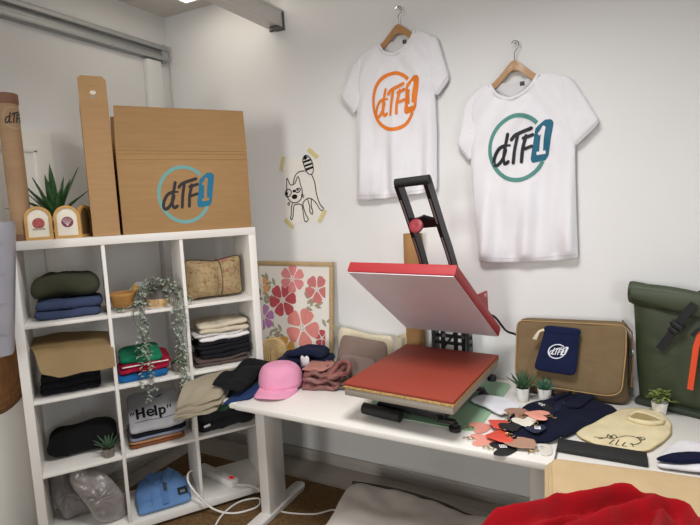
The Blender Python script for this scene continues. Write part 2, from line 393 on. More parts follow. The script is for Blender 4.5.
# tall narrow carton
t = thing('narrow_carton', 'tall narrow brown carton with a punched hand hole standing beside the big logo box', 'carton', SP(.397, .15, TOP), SA)
b_ = B(); box(b_, (0, 0, .303), (.114, .26, .604), .002); obj('carton_body', b_, M('#b28e66', .8, var=.05, vs=7, bump=.15, bs=25, stretch=(1, 1, 9)), t)
b_ = B(); prism(b_, [(-.057, .603), (.057, .603), (.057, .695), (.043, .712), (-.043, .712), (-.057, .70)], -.129, -.126, lambda x, y, z: V((x, z, y)))
fl = obj('top_flap', b_, M('#b8946a', .8, var=.05, vs=7), t)
b_ = B(); disc(b_, .0, .64, .013, lambda x, y, o_: V((x, -.1292-o_, y)), .0006, 20, .009); obj('hand_hole', b_, M('#e7e1d6', .8), fl)
b_ = B(); patch2(b_, [(-.012, .617), (.012, .617), (.012, .626), (-.012, .626)], lambda x, y, o_: V((x, -.1292-o_, y)), .0006, 1); obj('staple', b_, M('#8f7f70', .4, .5), fl)
b_ = B(); patch2(b_, [(-.02, .667), (.02, .667), (.02, .669), (-.02, .669)], lambda x, y, o_: V((x, -.1292-o_, y)), .0006, 1); obj('slit', b_, M('#8f7f70', .6), fl)
# big logo box
t = thing('cardboard_box', 'large open brown cardboard box with a round printed logo on the shelf top', 'box', SP(.772, .16, TOP), SA)
BW, BD, BH = .612, .29, .385
b_ = B(); th = .005
for c, s in (((0, -BD/2, BH/2), (BW, th, BH)), ((0, BD/2, BH/2), (BW, th, BH)), ((-BW/2+th/2, 0, BH/2), (th, BD, BH)), ((BW/2-th/2, 0, BH/2), (th, BD, BH)), ((0, 0, .0035), (BW, BD, .005))): box(b_, c, s, .001)
obj('box_body', b_, CARD, t)
def flap(x0, x1, ya, tilt, axis='x', hh=.2):
    b_ = B(); prism(b_, [(x0, 0), (x1, 0), (x1-.008, hh), (x0+.008, hh)], 0, .005, lambda x, y, z: V((x, ya+z+tilt*y, BH+.001+y)) if axis == 'x' else V((ya+z+tilt*y, x, BH+.001+y))); return obj('flap', b_, CARD, t)
flap(-BW/2, BW/2, -BD/2-.0025, -.03); flap(-BW/2, BW/2, BD/2-.0025, .03); flap(-BD/2+.006, BD/2-.006, BW/2-.006, -.25, 'y', .12)
b_ = B()
for z in (.345, .372): ribbon(b_, [(-BW/2, z), (BW/2, z)], .004, lambda x, y, o_=0: V((x, -BD/2-.0026-o_, y)), .0003, k=1, cap=False)
obj('crease', b_, CARD_D, t)
logo(lambda x, y, o_=0: V((-.018+x*.118, -BD/2-.0028-o_, .178+y*.132)), [M('#6fa39f', .7), LOGO_BLACK, LOGO_BLUE, CARD], t)

# -------- things in the cubbies (local x along the shelf, y into it)
def fold_thing(label, u, d, z, w_, dd, h, col, nl=2, seed=1, group=None, slope=0, wob=.011, rz=0, cat='folded clothes', name='folded_garment', **k):
    b_ = B(); folded(b_, w_, dd, h, nl, seed, 0, slope, wob)
    return tag(obj(name, b_, cloth(col, **k)), label, cat, group, SP(u, d+dd/2, z+.002), SA+rz)
zf = FL[0]
fold_thing('dark navy blue folded garment under the olive one in the top left cubby', .213, .05, zf, .275, .22, .082, '#3d4763', 2, 3)
b_ = B(); blob(b_, [(-.14, -.1), (.14, -.1), (.142, .0), (.135, .11), (-.12, .11), (-.145, .0)], .105, .0525, p=5, wob=.016, ws=9, seed=8, hf=lambda x, y: .012*cos(x*11))
tag(obj('folded_garment', b_, cloth('#3f4132')), 'olive green folded garment on top in the top left cubby', 'folded clothes', None, SP(.208, .17, zf+.084), SA)
# bowl, two tone pot, stones, trailing plant in the middle
WD = M('#b8854a', .55, var=.18, vs=18, stretch=(1, 1, 5))
t = thing('wooden_bowl', 'shallow wooden bowl in the top middle cubby', 'bowl', SP(.442, .13, zf), SA)
b_ = B(); lathe(b_, [(0, .002), (.034, .002), (.05, .02), (.057, .08), (.053, .08), (.046, .024), (0, .012)], 32); obj('bowl_body', b_, WD, t)
b_ = B(); lathe(b_, [(.0575, .068), (.0585, .072), (.0585, .082), (.053, .0825), (.0525, .078)], 32); obj('rim', b_, M('#c79552', .5), t)
t = thing('dome_pot', 'dark grey dome shaped pot with a pale wooden base behind the trailing plant', 'pot', SP(.603, .11, zf), SA); t.scale = (1.05, 1.05, 1.12)
b_ = B(); lathe(b_, [(0, 0), (.05, 0), (.052, .004), (.052, .032), (.05, .035), (0, .035)], 32); obj('wooden_base', b_, M('#cfa878', .55, var=.1, vs=20), t)
b_ = B(); lathe(b_, [(.049, .035), (.048, .05), (.04, .075), (.028, .09), (0, .095)], 32); obj('dome', b_, M('#6a6462', .8, var=.08, vs=40), t)
t = thing('paper_packet', 'crumpled grey and mustard paper packet behind the trailing plant', 'packet', SP(.515, .19, zf), SA)
b_ = B(); blob(b_, [(-.04, 0), (.045, 0), (.05, .06), (.03, .12), (-.01, .115), (-.045, .07)], .035, 0, p=3, wob=.02, ws=30, seed=5, f=lambda x, y, z: V((x, z, y+.002))); obj('paper', b_, M('#a9a9aa', .6, var=.2, vs=40), t)
b_ = B(); blob(b_, [(-.03, .06), (.0, .07), (.005, .112), (-.02, .108)], .012, -.026, p=3, wob=.01, ws=30, seed=6, f=lambda x, y, z: V((x, z, y+.002))); obj('label', b_, M('#c9973c', .6), t)
t = thing('trailing_plant', 'silvery green trailing plant hanging over the edge of the top middle cubby', 'plant', SP(.595, .06, zf), SA)
rnd = random.Random(11); vines = []
for k in range(12):
    side = -1 if k % 2 else 1
    x0 = rnd.uniform(-.09, .1); pts = [(x0*.4, rnd.uniform(0, .05), .09+rnd.uniform(-.02, .03))]
    xe = side*rnd.uniform(.05, .095)+(.015 if side > 0 else -.012); drop = rnd.choice([.05, .1, .2, .3, .36, .4]) if k > 4 else .4-.02*k
    pts += [(xe*.6, -.01, .11+rnd.uniform(-.03, .03)), (xe, -.05, .06), (xe+rnd.uniform(-.02, .02), -.075, -.03)]
    zz = -.03
    while zz > -drop:
        zz -= .06; pts.append((xe+rnd.uniform(-.018, .018), -.078+rnd.uniform(-.006, .006), zz))
    vines.append(catmull(pts, 8))
for k in range(10):
    a = pi*k/9; vines.append(catmull([(-.02, .02, .08), (.08*cos(a), -.01+rnd.uniform(-.02, .03), .09+.06*sin(a)), (.105*cos(a)+.01, -.03, .07+.05*sin(a)), (.135*cos(a)+.02, -.05, .02)], 8))
for k in range(4): vines.append(catmull([(-.05, 0, .03), (-.1, -.02, .03), (-.15, -.03+.01*k, .015), (-.19, -.02+.02*k, .012)], 8))
b_ = B()
for v in vines: tube(b_, v, .0012, 5)
obj('stems', b_, M('#5d5a45', .8), t)
b_ = B()
for v in vines:
    for i in range(1, len(v)):
        for q in range(2):
            if rnd.random() < .4:
                a = rnd.uniform(0, 2*pi); leaf(b_, v[i], (cos(a), min(.3, sin(a))-.3, rnd.uniform(-.5, .3)), rnd.uniform(.016, .024), rnd.uniform(.010, .014), .4, 3, .2)
obj('foliage', b_, M('#a3ae9f', .6, var=.4, vs=30), t, kind='stuff')
# floral cushion
def floral():
    m = bpy.data.materials.new('mat_floral'); m.use_nodes = True; nt = m.node_tree; bs = nt.nodes['Principled BSDF']; bs.inputs['Roughness'].default_value = .9
    tc = nt.nodes.new('ShaderNodeTexCoord'); cur = None
    base = nt.nodes.new('ShaderNodeRGB'); base.outputs[0].default_value = lin('#a8926c'); cur = base.outputs[0]
    for sc, thr, colr, off in ((60, .53, '#96805a', 3), (30, .61, '#9a6a58', 9), (42, .62, '#7f5a48', 17), (9, .66, '#b8686a', 31)):
        mp = nt.nodes.new('ShaderNodeMapping'); mp.inputs['Location'].default_value = (off, off*.7, off*.3); nt.links.new(tc.outputs['Object'], mp.inputs['Vector'])
        n = nt.nodes.new('ShaderNodeTexNoise'); n.inputs['Scale'].default_value = sc; n.inputs['Detail'].default_value = 3; nt.links.new(mp.outputs[0], n.inputs['Vector'])
        r = nt.nodes.new('ShaderNodeValToRGB'); r.color_ramp.elements[0].position = thr; r.color_ramp.elements[1].position = thr+.04; nt.links.new(n.outputs['Fac'], r.inputs[0])
        mx = nt.nodes.new('ShaderNodeMixRGB'); nt.links.new(r.outputs[0], mx.inputs[0]); nt.links.new(cur, mx.inputs[1]); mx.inputs[2].default_value = lin(colr); cur = mx.outputs[0]
    nt.links.new(cur, bs.inputs['Base Color']); return m
t = thing('cushion', 'beige floral cushion with dark piping tied round the middle in the top right cubby', 'cushion', SP(.888, .13, zf), SA)
CO = [(-.146, .004), (-.05, .012), (.05, .010), (.148, .012), (.142, .1), (.146, .218), (.06, .205), (0, .192), (-.06, .205), (-.142, .212), (-.15, .1)]
pinch = lambda x: 1-.35*math.exp(-((x-.022)/.02)**2)
b_ = B(); blob(b_, CO, .15, 0, p=2.2, rings=14, n=100, cha=2, wob=.004, ws=20, f=lambda x, y, z: V((x, z*pinch(x), y))); obj('cushion_body', b_, floral(), t)
b_ = B(); tube(b_, [(q.x*1.005, 0, q.y) for q in resample(CO, 90, 2)], .005, 8, closed=True); obj('piping', b_, M('#4b3c30', .8), t)
b_ = B(); tube(b_, [(.022+.012*sin(a), -.055*sin(a)*.98-.002, .103+.1*cos(a)*1.0) for a in [2*pi*i/40 for i in range(40)]], .0035, 6, closed=True); obj('tie_cord', b_, M('#6b5a44', .8), t)
# second row
zf = FL[1]
for i, (h, s) in enumerate(((.062, 21), (.062, 25))):
    fold_thing(['black folded garment lying lowest under the brown paper', 'black folded garment directly under the draped brown paper'][i], .194, .03, zf+.062*i, .255, .23, h, '#17181d', 2, s, 'black clothes under the brown paper')
t = thing('kraft_apron', 'tan brown leathery sheet draped over the black stack in the second row', 'apron', SP(.2, .0, zf), SA)
def kr(u, v):
    x = -.155+.33*u; bend = .05*math.exp(-((x-.16)/.04)**2)
    d = .22-.27*v; z = .245-.02*u-.03*v
    if v > .72: z -= (v-.72)**1.3*.55*(1-.25*u)
    tri = max(0, 1-u*3.2)*max(0, v-.6)*.12
    return V((x+tri*.8, d-(.008 if v > .72 else 0), z+.008*nz(x, d, 12, 3)+.012*sin(pi*u)*(1-v)+tri*.6))
b_ = B(); sheet(b_, 26, 26, kr, .004); obj('drape', b_, M('#87704a', .75, var=.08, vs=8, bump=.12, bs=90), t)
for i, (h, col, lab, dx) in enumerate(((.03, '#1d5e96', 'blue folded tee lowest in the small stack below the trailing plant', .0), (.045, '#a11c38', 'red folded tee with a white edge in the small stack below the trailing plant', .008), (.03, '#1c7a57', 'green folded tee on top of the small stack below the trailing plant', -.012))):
    o = fold_thing(lab, .508+dx, .03+.01*i, zf+[0, .03, .075][i], [.235, .235, .2][i], .2, h, col, 1 if i != 1 else 2, 31+i, 'coloured tees below the plant', slope=.1)
    if i == 1:
        b_ = B(); tube(b_, [(-.11, -.098, .0415), (0, -.1, .044), (.1, -.098, .0445)], .0032, 6, 4); obj('white_edge', b_, M('#e8e6e2', .9), o)
t = thing('small_plant_pot', 'small grey brown pot at the right end of the cubby below the trailing plant', 'pot', SP(.668, .09, zf), SA)
b_ = B(); lathe(b_, [(0, 0), (.026, 0), (.032, .005), (.036, .045), (.032, .045), (.029, .038), (0, .038)], 24); obj('pot', b_, M('#7b7068', .8, var=.1, vs=40), t)
b_ = B(); rnd = random.Random(3)
for k in range(30):
    a = rnd.uniform(0, 6.28); leaf(b_, (.015*cos(a), .015*sin(a), .038), (cos(a), sin(a), 1.2), rnd.uniform(.02, .045), .01, .5, 4)
obj('foliage', b_, M('#5f7a5d', .6, var=.2), t)
zz = zf
for i, (h, col, lab) in enumerate(((.042, '#5a4c46', 'brown folded garment at the bottom of the second row right stack'), (.046, '#1b1b20', 'black folded garment just above the brown one in the right stack'), (.046, '#1d1d22', 'black folded garment just below the white ones in the right stack'), (.02, '#e4e2e1', 'white thin folded garment in the right stack'), (.017, '#cfccc8', 'pale grey thin folded garment in the right stack'), (.052, '#c9bfa9', 'cream folded garment on top of the right stack'))):
    fold_thing(lab, .893+.005*(i % 2), .035, zz, [.285, .28, .275, .27, .265, .265][i], .22, h, col, 1 if h < .03 else 2, 51+i, 'neutral stack in the second row'); zz += h-.0005
# third row
zf = FL[2]
b_ = B(); blob(b_, [(-.155, -.09), (.15, -.1), (.155, .1), (-.15, .1)], .12, .06, p=4, wob=.015, ws=9, seed=61, hf=lambda x, y: .01*cos(x*9)-.008)
tag(obj('folded_garment', b_, cloth('#141416')), 'black bulky folded garment behind the small potted succulent', 'folded clothes', None, SP(.207, .2, zf+.002), SA)
def succulent(lab, loc, rz, pot, pr, ph, L, n, seed, col='#3f5c40', wd=.012, el0=.5, grp=None, dots=False):
    t = thing('potted_succulent', lab, 'plant', loc, rz, grp); b_ = B(); lathe(b_, [(0, 0), (pr*.74, 0), (pr*.78, .002), (pr, ph), (pr*.92, ph), (pr*.88, ph*.9), (0, ph*.9)], 28); obj('pot', b_, pot, t)
    b_ = B(); lathe(b_, [(0, ph*.9+.003), (pr*.88, ph*.9+.0015)], 20); obj('soil', b_, M('#4a3a2c', .95), t)
    rnd = random.Random(seed)
    for k in range(n):
        a = k*2.4+rnd.uniform(-.2, .2); el = el0+(1.45-el0)*k/n; b_ = B(); leaf(b_, (.006*cos(a), .006*sin(a), ph*.88), (cos(a)*cos(el), sin(a)*cos(el), sin(el)), L*rnd.uniform(.8, 1.1), wd, .15, 5, .45); solidify(obj('leaf', b_, M(col, .5, var=.25, vs=60), t), .0025)
    return t
succulent('small spiky succulent in a grey pot before the black garment in the third row', SP(.312, .04, zf), SA, M('#857d74', .85, var=.1, vs=50), .03, .045, .075, 15, 5)
zz = zf
for i, (h, col, lab) in enumerate(((.022, '#7d4a30', 'rust brown folded tee at the bottom of the printed tee stack'), (.016, '#a57a5c', 'tan folded tee second from the bottom of the printed tee stack'), (.018, '#7d8496', 'grey blue folded tee in the middle of the printed tee stack'), (.02, '#15171f', 'black folded tee right under the grey printed tee'))):
    fold_thing(lab, .54, .03, zz, .262, .23, h, col, 1, 71+i, 'tees below the printed tee', wob=.003); zz += h-.0005
t = thing('printed_tee', 'grey folded tee with black printed lettering on top of its stack', 'tee', SP(.54, .028, zz), SA)
hT = lambda x, y: .45*(y+.12)+.006*nz(x, y, 12, 77)
b_ = B(); blob(b_, [(-.13, -.12), (.132, -.12), (.125, .12), (-.122, .12)], .03, .015, p=16, rings=14, n=100, cha=2, hf=hT, f=lambda x, y, z: V((x, y+.12, z))); obj('tee_body', b_, cloth('#a09fa3'), t)
fT = lambda x, y, o_=0: V((x, y+.12, .0308+hT(x, y)+o_))
b_ = B(); k = .0009; hx, hy, s = -.085, -.055, .054
def st(l, wd=.0125):
    global k
    ribbon(b_, [(hx+x*s, hy+y*s) for x, y in l], wd, fT, k, k=4); k += .00012
for l in (([(0, 0), (.02, 1)]), ([(.55, 0), (.57, 1)]), ([(.02, .5), (.55, .5)])): st(l)
hx += .048
st([(0, .32), (.5, .36), (.48, .6), (.22, .68), (.02, .45), (.05, .12), (.3, 0), (.52, .1)], .0105); hx += .04
st([(0, 0), (.02, 1)]); hx += .018
st([(0, -.3), (.03, .65)]); st([(.03, .45), (.25, .66), (.45, .5), (.42, .15), (.2, 0), (.02, .1)], .0105); hx += .04
for x in (0, .25): st([(x, .55), (x+.08, .8)], .006)
hx = -.115
for x in (0, .2): st([(x, .5), (x+.08, .75)], .006)
ribbon(b_, [(-.1, -.078), (.09, -.078)], .003, fT, .0007, k=8); ribbon(b_, [(.02, .06), (.045, .07)], .008, fT, .0007)
obj('printed_lettering', b_, M('#1a1a1c', .8), t)
fold_thing('charcoal folded garment with a white tag in the third row right cubby', .885, .03, zf, .3, .24, .1, '#2b2b2e', 2, 85)
b_ = B(); o = [x for x in C.objects if x.get('label', '').startswith('charcoal folded')][0]
prism(b_, [(-.125, .03), (-.092, .036), (-.094, .048), (-.126, .042)], -.124, -.1215, lambda x, y, z: V((x, z, y))); obj('paper_tag', b_, M('#ededed', .7), o)
# bottom row
zf = FL[3]
PL = M('#8a8482', .3, var=.12, vs=9, bump=1, bs=24, coat=.6)
for i, (c, R, oo, lab) in enumerate((((.118, .27), .35, [(-.03, .008), (.1, .006), (.06, .13), (.0, .25), (-.03, .31), (-.074, .31), (-.076, .12)], 'crumpled grey plastic wrapped parcel at the left in the bottom cubby'), ((.24, .13), .3, [(.0, .006), (.12, .006), (.122, .12), (.05, .255), (-.05, .318), (-.1, .31), (-.105, .24), (-.05, .13)], 'puffy grey plastic wrapped parcel at the right in the bottom cubby'))):
    b_ = B(); blob(b_, oo, .11, 0, p=2.4, rings=14, n=90, cha=2, wob=.022, ws=14, seed=91+i, edge=.05, f=lambda x, y, z: V((x, z*.9, y)))
    tag(obj('plastic_parcel', b_, PL), lab, 'parcel', 'wrapped parcels in the bottom cubby', SP(c[0], c[1]-.06, zf), SA)
t = thing('folded_shirt', 'light blue folded dress shirt in clear wrap in the bottom middle cubby', 'shirt', SP(.545, .02, zf), SA)
BL = cloth('#6488b8', bump=.1); hS = lambda x, y: .18*y+.006*nz(x, y, 14, 3)
b_ = B(); blob(b_, [(-.13, 0), (.125, 0), (.13, .14), (.1, .25), (.03, .28), (-.03, .28), (-.11, .25), (-.135, .14)], .035, .02, p=6, n=90, hf=hS); obj('shirt_body', b_, BL, t)
fS = lambda x, y, o_=0: V((x, y, .0385+hS(x, y)+o_))
b_ = B()
for s in (-1, 1): patch2(b_, [(0, .165), (s*.03, .145), (s*.075, .235), (s*.05, .27), (s*.012, .215)], fS, .006, 3)
obj('collar', b_, BL, t); 
b_ = B(); ribbon(b_, [(0, .0), (0, .165)], .03, fS, .0025, k=8, cap=False); obj('placket', b_, cloth('#5a7eb0', bump=.1), t)
b_ = B(); patch2(b_, [(.0, .09), (.018, .09), (.022, .16), (.004, .16)], fS, .0042, 3); obj('hang_tag', b_, M('#3f4a50', .6), t)
b_ = B(); patch2(b_, [(.065, .03), (.112, .03), (.112, .085), (.065, .085)], fS, .003, 3); obj('paper_label', b_, M('#20242c', .6), t)
b_ = B(); patch2(b_, [(.075, .04), (.1, .04), (.1, .06), (.075, .06)], fS, .0042, 2); obj('paper_label', b_, M('#6a7a80', .6), t)
b_ = B(); ribbon(b_, [(-.065, .01), (-.06, .09)], .0025, fS, .003, k=6); ribbon(b_, [(-.12, .05), (-.06, .052)], .002, fS, .0032, k=6); obj('stitching', b_, M('#4c70a8', .9), t)
# power strip with lit switch and its cable
PW = M('#e6e4e0', .4)
t = thing('power_strip', 'white power strip with a red switch lying in the bottom right cubby', 'power strip', SP(.885, .085, zf), SA+radians(115))
b_ = B(); box(b_, (.11, 0, .022), (.3, .05, .042), .005); obj('strip_body', b_, PW, t)
b_ = B(); box(b_, (-.012, 0, .0465), (.026, .018, .008), .002); obj('switch', b_, M('#d01f22', .3, emit=.25), t)
b_ = B()
for k in range(5): lathe(b_, [(0, .0425), (.016, .0425), (.018, .0445), (.02, .0435)], 20, (.05+.045*k, 0, 0))
obj('socket', b_, M('#c9c7c3', .5), t)
def wpt(u, d, z): return tuple(SP(u, d, z))
b_ = B(); tube(b_, [wpt(.9, .03, .095), wpt(.98, -.02, .085), wpt(1.03, -.1, .05), wpt(1.06, -.2, .017), wpt(1.2, -.32, .017), (-1.25, 2.08, .017), (-1.1, 2.0, .017)], .0045, 8, 8)
tag(obj('power_cable', b_, M('#d2cec8', .5)), 'white cable running from the power strip across the rug', 'cable')
b_ = B(); tube(b_, [wpt(.74, .16, .16), wpt(.68, .1, .2), wpt(.66, .03, .185), wpt(.70, -.03, .12), wpt(.76, -.06, .05), wpt(.85, -.1, .019), wpt(.97, -.11, .019), wpt(1.0, -.04, .019), wpt(.9, -.02, .021), wpt(.79, -.1, .028), wpt(.72, -.2, .019), wpt(.66, -.34, .019), wpt(.6, -.5, .019)], .005, 8, 8)
tag(obj('loose_cable', b_, M('#e3e0da', .5)), 'white looped cable hanging before the blue shirt onto the rug', 'cable')

# -------- left of the shelf
t = thing('quilted_bag', 'silver grey quilted bag hanging at the left edge beside the shelf', 'bag', SP(-.155, -.115, 1.0), SA)
b_ = B()
def qb(u, v):
    wd = .155+.062*v; a = 2*pi*u; c_, s_ = cos(a), sin(a); pw = lambda q, e: abs(q)**e*(1 if q > 0 else -1)
    return V((pw(c_, .45)*wd*(1 if v > .02 else .3), pw(s_, .45)*(.05+.03*v)*(1 if v > .02 else .3), .56*v))
sheet(b_, 48, 20, qb, .006, 60); bmesh.ops.remove_doubles(b_, verts=b_.verts[:], dist=1e-5); obj('bag_body', b_, M('#9c9ca4', .4, .1, var=.06, vs=10, bump=.6, bs=18), t)
b_ = B()
for s_ in (-1, 1):
    ribbon(b_, [(.155*s_*.6, .02), (.21*s_*.6, .55)], .003, lambda x, y, o_=0: V((x, -.0535-.03*y/.56-o_, y)), .001, k=1)
for z in (.12, .24, .36, .48): ribbon(b_, [(-(.15+.06*z), z), ((.15+.06*z), z)], .003, lambda x, y, o_=0: V((x, -.0535-.03*y/.56-o_, y)), .0012, k=1)
solidify(obj('quilt_seam', b_, M('#8f8f96', .5), t), .001)
b_ = B(); tube(b_, [(-.12, 0, .54), (-.1, 0, .68), (0, 0, .76), (.1, 0, .68), (.12, 0, .54)], .007, 8, 6); obj('strap', b_, M('#8d8d92', .6), t)
b_ = B(); tube(b_, [(0, 0, .775), (0, 0, .748), (-.02, .03, .748), (-.176, .256, .748)], .004, 8); obj('hook', b_, STEEL, t)
t = thing('woven_basket', 'brown woven wicker piece hanging on the left wall behind the shelf edge', 'basket', (XL+.02, 1.23, .93), 0)
b_ = B(); blob(b_, [(.19*cos(a), .27*sin(a)) for a in [2*pi*i/30 for i in range(30)]], .05, 0, p=2.2, n=80, cha=1, f=lambda x, y, z: V((z+.02, x, y))); obj('woven_disc', b_, M('#8f6238', .7, var=.25, vs=30, bump=1, bs=60, kind='wave', stretch=(1, 4, .5)), t)
b_ = B(); tube(b_, [(.02, .19*cos(a), .27*sin(a)) for a in [2*pi*i/40 for i in range(40)]], .008, 8, closed=True); obj('rim', b_, M('#6b4526', .7), t)
# ------------------------------------------------------------------ desks
DZ = .67
t = thing('desk', 'long white height adjustable desk carrying the red press', 'desk', (-.87, 2.1, 0))
def dl(x, y, z=0): return V((x+.87, y-2.1, z))
def part_box(name, par, c, s, m, bev=.002, off=(0, 0, 0)):
    b_ = B(); box(b_, V(c)-V(off), s, bev); return obj(name, b_, m, par)
DO = (-.87, 2.1, 0)
part_box('table_top', t, (-.871, 2.108, DZ-.0135), (1.378, .764, .027), LAM, .004, DO)
# triangular leaf that fills the gap to the shelf
b_ = B(); prism(b_, [(x+.87, y-2.1) for x, y in ((-1.92, 1.735), (-1.563, 1.735), (-1.563, 2.49), (-1.965, 2.49), (-1.915, 2.31), (-1.645, 2.118))], DZ-.027, DZ, bev=.002); obj('side_leaf', b_, LAM, t)
LEGM = M('#dcd9d4', .4)
for x in (-1.54, -.25):
    part_box('leg', t, (x, 1.915, .34), (.055, .085, .6), LEGM, .004, DO)
    part_box('leg_sleeve', t, (x, 1.995, .345), (.03, .07, .59), M('#d2cfca', .4), .003, DO)
    b_ = B(); prism(b_, [(-.034, -.3), (.034, -.3), (.034, .24), (.025, .262), (0, .272), (-.025, .262), (-.034, .24)], .014, .044, lambda X, Y, Z: V((x+.87+X, 1.93-2.1+Y, Z)), .004); obj('foot', b_, LEGM, t)
part_box('crossbar', t, (-.88, 2.0, .61), (1.25, .04, .05), LEGM, .003, DO)
DO2 = (.3, 1.75, 0)
t = thing('desk', 'white desk at the right under the red fleece and the green backpack', 'desk', DO2)
part_box('table_top', t, (.42, 1.74, DZ-.0135), (1.19, 1.5, .027), LAM, .004, DO2)
for x, y in ((-.12, 1.06), (.95, 1.06), (.95, 2.4)): part_box('leg', t, (x, y, .327), (.05, .05, .628), LEGM, .003, DO2)
part_box('crossbar', t, (.42, 2.3, .61), (1.0, .03, .05), LEGM, .003, DO2)

# -------- heat press
PZ = DZ+.004
t = bm = B(); prism(bm, [(q.x, q.y) for q in resample([(-.25, -.29), (.26, -.29), (.27, .29), (-.25, .29)], 60, 2, .03)], 0, .003)
tag(obj('cutting_mat', bm, M('#93b596', .6, var=.04, vs=4)), 'green cutting mat under the red press', 'mat', None, (-.72, 2.16, DZ+.0005), -.04)
PA = -.06
P0 = V((-.727, 2.017, PZ))
t = thing('heat_press', 'large red heat press with its lid tilted open on the green mat', 'press', P0, PA)
PW_, PD = .468, .605; H1 = .85-PZ
b_ = B(); box(b_, (0, 0, H1-.0365), (PW_-.006, PD-.006, .03), .003); obj('lower_platen', b_, M('#a39b8f', .55, .3), t)
b_ = B(); box(b_, (0, 0, H1-.016), (PW_, PD, .012), .002); obj('wood_layer', b_, M('#b3925f', .8, var=.35, vs=90, bump=.4, bs=160), t)
b_ = B(); box(b_, (0, 0, H1-.004), (PW_, PD, .012), .003); obj('silicone_pad', b_, M('#8e3523', .7, var=.04, vs=4), t)
# base frame with rails, feet and drawer handle
b_ = B()
for x in (-.13, .13): box(b_, (x, .05, .047), (.03, .44, .03), .004)
for y in (-.15, .05, .27): box(b_, (0, y, .05), (.3, .04, .03), .004)
box(b_, (0, .02, .1), (.2, .42, .035), .004); box(b_, (0, 0, .1225), (.32, .34, .012), .003)
obj('base_frame', b_, BLACKM, t)
for x in (-.17, .17):
    for y in (-.16, .22):
        b_ = B(); lathe(b_, [(0, 0), (.024, 0), (.024, .014), (.012, .018), (.012, .03), (0, .03)], 20, (x+(.015 if x > 0 else -.01), y, .0)); box(b_, (x*.9, y, .033), (.07, .03, .014), .003); obj('foot', b_, BLACKP, t)
b_ = B(); tube(b_, [(-.205, -.195, .034), (-.03, -.2, .03)], .024, 18); obj('drawer_handle', b_, BLACKP, t)
for x in (-.16, -.065): b_ = B(); tube(b_, [(x, -.17, .036), (x, -.02, .05)], .009, 10); obj('handle_bracket', b_, BLACKM, t)
b_ = B(); lathe(b_, [(0, 0), (.018, 0), (.02, .01), (.018, .022), (0, .022)], 18, (.23, .2, .09)); box(b_, (.19, .2, .1), (.08, .016, .01), .002); obj('side_knob', b_, BLACKP, t)
# rear hinge
for x in (-.085, .085):
    b_ = B(); prism(b_, [(.24, .04), (.36, .04), (.36, .2), (.345, .34), (.325, .37), (.3, .34), (.3, .2), (.28, .1)], x-.009, x+.009, lambda y, z, X: V((X, y, z)), .002); obj('hinge_plate', b_, BLACKM, t)
b_ = B()
for x in (-.045, 0.02, .06): tube(b_, [(x, .33, .1), (x, .325, .34)], .011, 10)
for z in (.14, .2, .235, .3): tube(b_, [(-.1, .33, z), (.1, .33, z)], .009, 10)
tube(b_, [(-.07, .335, .14), (.05, .335, .3)], .006, 8)
obj('spring_rods', b_, M('#1f1f22', .35, .5), t)
for x in (-.04, .06): b_ = B(); lathe(b_, [(.006, .23), (.013, .232), (.013, .248), (.006, .25)], 16, (x, .325, 0)); obj('bolt', b_, M('#75777a', .3, .9), t)
# lid
TH_ = .622; yb, zb = .301, .936-PZ
def lid(x, a, n=0): y = yb-a*cos(TH_)+n*sin(TH_); return V((x-.017+.058*y, y, zb+a*sin(TH_)+n*cos(TH_)))
b_ = B(); prism(b_, [(x, y) for x, y in rrect(PW_-.01, PD-.01, 0, PD/2)], 0, .008, lambda x, y, z: lid(x, y, z)); obj('heating_plate', b_, M('#d6ced3', .45, .2, var=.05, vs=5), t)
b_ = B(); prism(b_, rrect(PW_, PD, 0, PD/2), .004, .05, lambda x, y, z: lid(x, y, z), .004); prism(b_, rrect(PW_*.55, PD*.5, 0, PD/2), .05, .066, lambda x, y, z: lid(x, y, z), .003); obj('lid_cover', b_, RED, t)
b_ = B()
for s in (1,): prism(b_, [(.18, .0), (.345, .0), (.241, .071)], s*.225-.004, s*.225+.004, lambda a, n, X: lid(X, a, .048+n), .001)
obj('lid_gusset', b_, RED, t)
b_ = B(); prism(b_, [(.245, .058), (.275, .037), (.245, .035)], .2292, .2298, lambda a, n, X: lid(X, a, .048+n)); obj('warning_mark', b_, M('#e3b7ab', .6), t)
# lever arm
LV = [(-.085, .975), (.0, .86), (.055, .77), (.115, .66), (.19, .5), (.255, .38), (.31, .3)]; LX = [.0, .0, .004, .012, .022, .022, .015]
def lev(s): return [V((s*(.064+.3*LX[i])+LX[i], y, z)) for i, (y, z) in enumerate(LV)]
for s in (-1, 1):
    b_ = B(); P = catmull(lev(s), 6); tube(b_, P, 1, sq=(.018, .05)); obj('lever_bar', b_, BLACKM, t)
    for i0, i1 in ((3, 10), (13, 20)): b_ = B(); tube(b_, [P[i]+V((0, -.0215, -.0135)) for i in range(i0, i1)], 1, sq=(.006, .004)); obj('lever_slot', b_, M('#8b8b8e', .4, .4), t)
b_ = B(); tube(b_, [(-.074, -.085, .972), (.074, -.085, .98)], .019, 18); obj('grip', b_, M('#121213', .7), t)
b_ = B(); prism(b_, [(-.066, -.022), (-.03, -.03), (.066, -.022), (.066, .014), (.03, .018), (0, .034), (-.03, .018), (-.066, .014)], -.008, .008, lambda x, y, z: V((x+.002, .03+z*.8-y*.55, .808+y*.83+z*.5)), .002); obj('crosspiece', b_, BLACKM, t)
b_ = B(); R = Matrix.Rotation(radians(72), 3, 'X'); lathe(b_, [(0, 0), (.026, 0), (.031, .004), (.031, .016), (.024, .021), (.01, .021), (0, .018)], 28, (-.026, .008, .79), R); obj('pressure_knob', b_, M('#8f2f38', .5), t)
